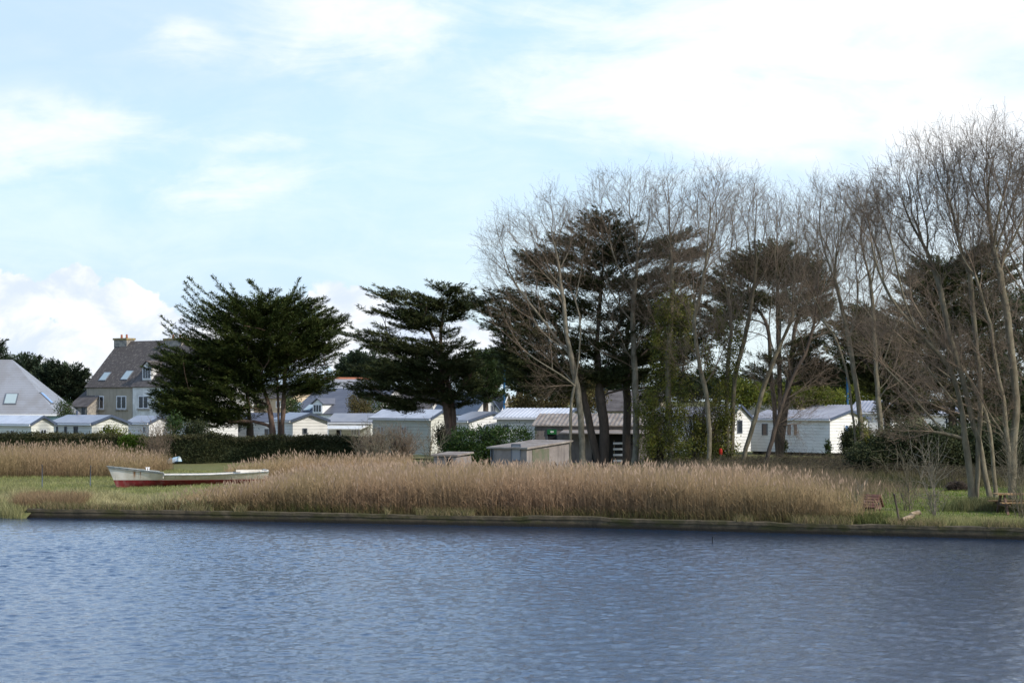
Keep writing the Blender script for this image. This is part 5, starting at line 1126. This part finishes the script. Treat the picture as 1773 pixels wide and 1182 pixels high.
bare_tree('leaning dark leafless tree crossing the windows side of the long white mobile home', [[(1322, 812), (1335, 770), (1350, 715), (1370, 660), (1395, 615), (1410, 560)]], 117,
          [(1420, 470, 50, 60), (1440, 420, 50, 50), (1390, 540, 60, 50), (1440, 540, 50, 50), (1400, 640, 50, 40), (1370, 720, 45, 40)], 207, n=430, base=.125, bark=M_bark_dark, group=GB, depth=.7)
bare_tree('ivy footed leafless tree, left of the two upright trunks', [[(1497, 830), (1494, 770), (1488, 700), (1478, 640), (1470, 580), (1455, 520), (1440, 470)], [(1488, 700), (1470, 640), (1450, 580), (1420, 550), (1400, 530)]], 112,
          [(1430, 390, 52, 60), (1460, 370, 50, 50), (1400, 440, 60, 60), (1470, 450, 60, 60), (1380, 520, 50, 40), (1420, 340, 26, 26), (1470, 540, 60, 40), (1500, 400, 50, 60)], 208, n=620, base=.155, group=GB,
          ivy=([(1497, 790, 11, 32), (1500, 820, 12, 20), (1493, 750, 8, 20)], 3200, M_ivy))
bare_tree('ivy footed leafless tree, right of the two upright trunks', [[(1534, 832), (1528, 770), (1523, 700), (1520, 640), (1513, 560), (1506, 480)]], 111,
          [(1500, 410, 50, 60), (1540, 400, 55, 60), (1480, 470, 50, 50), (1540, 480, 60, 50), (1500, 350, 45, 40), (1540, 560, 60, 40), (1560, 640, 60, 40)], 209, n=520, base=.145, group=GB,
          ivy=([(1534, 800, 12, 32), (1540, 825, 14, 18)], 2600, M_hedge))
bare_tree('big leafless tree leaning left by the picnic table', [[(1718, 886), (1706, 820), (1694, 760), (1684, 720), (1670, 660), (1655, 610), (1640, 560), (1628, 480)], [(1684, 720), (1660, 650), (1620, 600), (1585, 570), (1560, 540)], [(1690, 740), (1700, 650), (1690, 560), (1680, 480)]], 76,
          [(1590, 300, 60, 60), (1530, 370, 50, 44), (1480, 350, 36, 30), (1620, 340, 70, 70), (1560, 370, 60, 60), (1640, 280, 50, 60), (1540, 330, 40, 40), (1560, 450, 60, 50), (1640, 430, 70, 60), (1500, 400, 40, 50), (1680, 380, 60, 70), (1560, 560, 60, 40), (1600, 680, 60, 40), (1560, 740, 50, 30), (1640, 600, 60, 50), (1500, 590, 40, 40)], 210, n=1050, base=.20, twn=2, tlen=.7, tip=.0048, minz=2.0, group=GB, twm=M_twig, bark=M_bark, depth=.7)
bare_tree('big upright leafless tree at the right edge beside the picnic table', [[(1751, 886), (1752, 820), (1757, 760), (1760, 690), (1756, 620), (1748, 560), (1735, 490), (1720, 430)], [(1757, 760), (1735, 690), (1720, 620), (1715, 560), (1690, 480)]], 75,
          [(1690, 300, 56, 60), (1740, 290, 55, 60), (1710, 250, 50, 46), (1660, 350, 55, 60), (1750, 380, 60, 70), (1700, 420, 60, 60), (1780, 320, 50, 70), (1720, 520, 60, 50), (1700, 620, 60, 50), (1720, 700, 50, 50)], 211, n=950, base=.17, twn=2, tlen=.68, tip=.0048, minz=2.0, group=GB, bark=M_bark, depth=.7)
bare_tree('leafless tree mostly outside the right edge with branches reaching in', [[(1800, 888), (1796, 760), (1790, 620), (1780, 500)]], 78,
          [(1760, 330, 60, 70), (1800, 300, 60, 80), (1740, 430, 50, 60), (1790, 460, 50, 60), (1760, 600, 40, 60)], 212, n=500, base=.16, twn=2, tlen=.68, tip=.0048, minz=2, group=GB, depth=.7)
bare_tree('thin slanting leafless sapling tree behind the big right trunks', [[(1722, 850), (1716, 780), (1708, 720), (1670, 640), (1600, 560), (1570, 500)]], 84, [(1560, 480, 40, 50), (1600, 520, 50, 50), (1640, 600, 50, 50), (1540, 600, 60, 40), (1620, 690, 50, 40)], 213, n=200, base=.08, twn=2, tlen=.68, minz=2, group=GB)
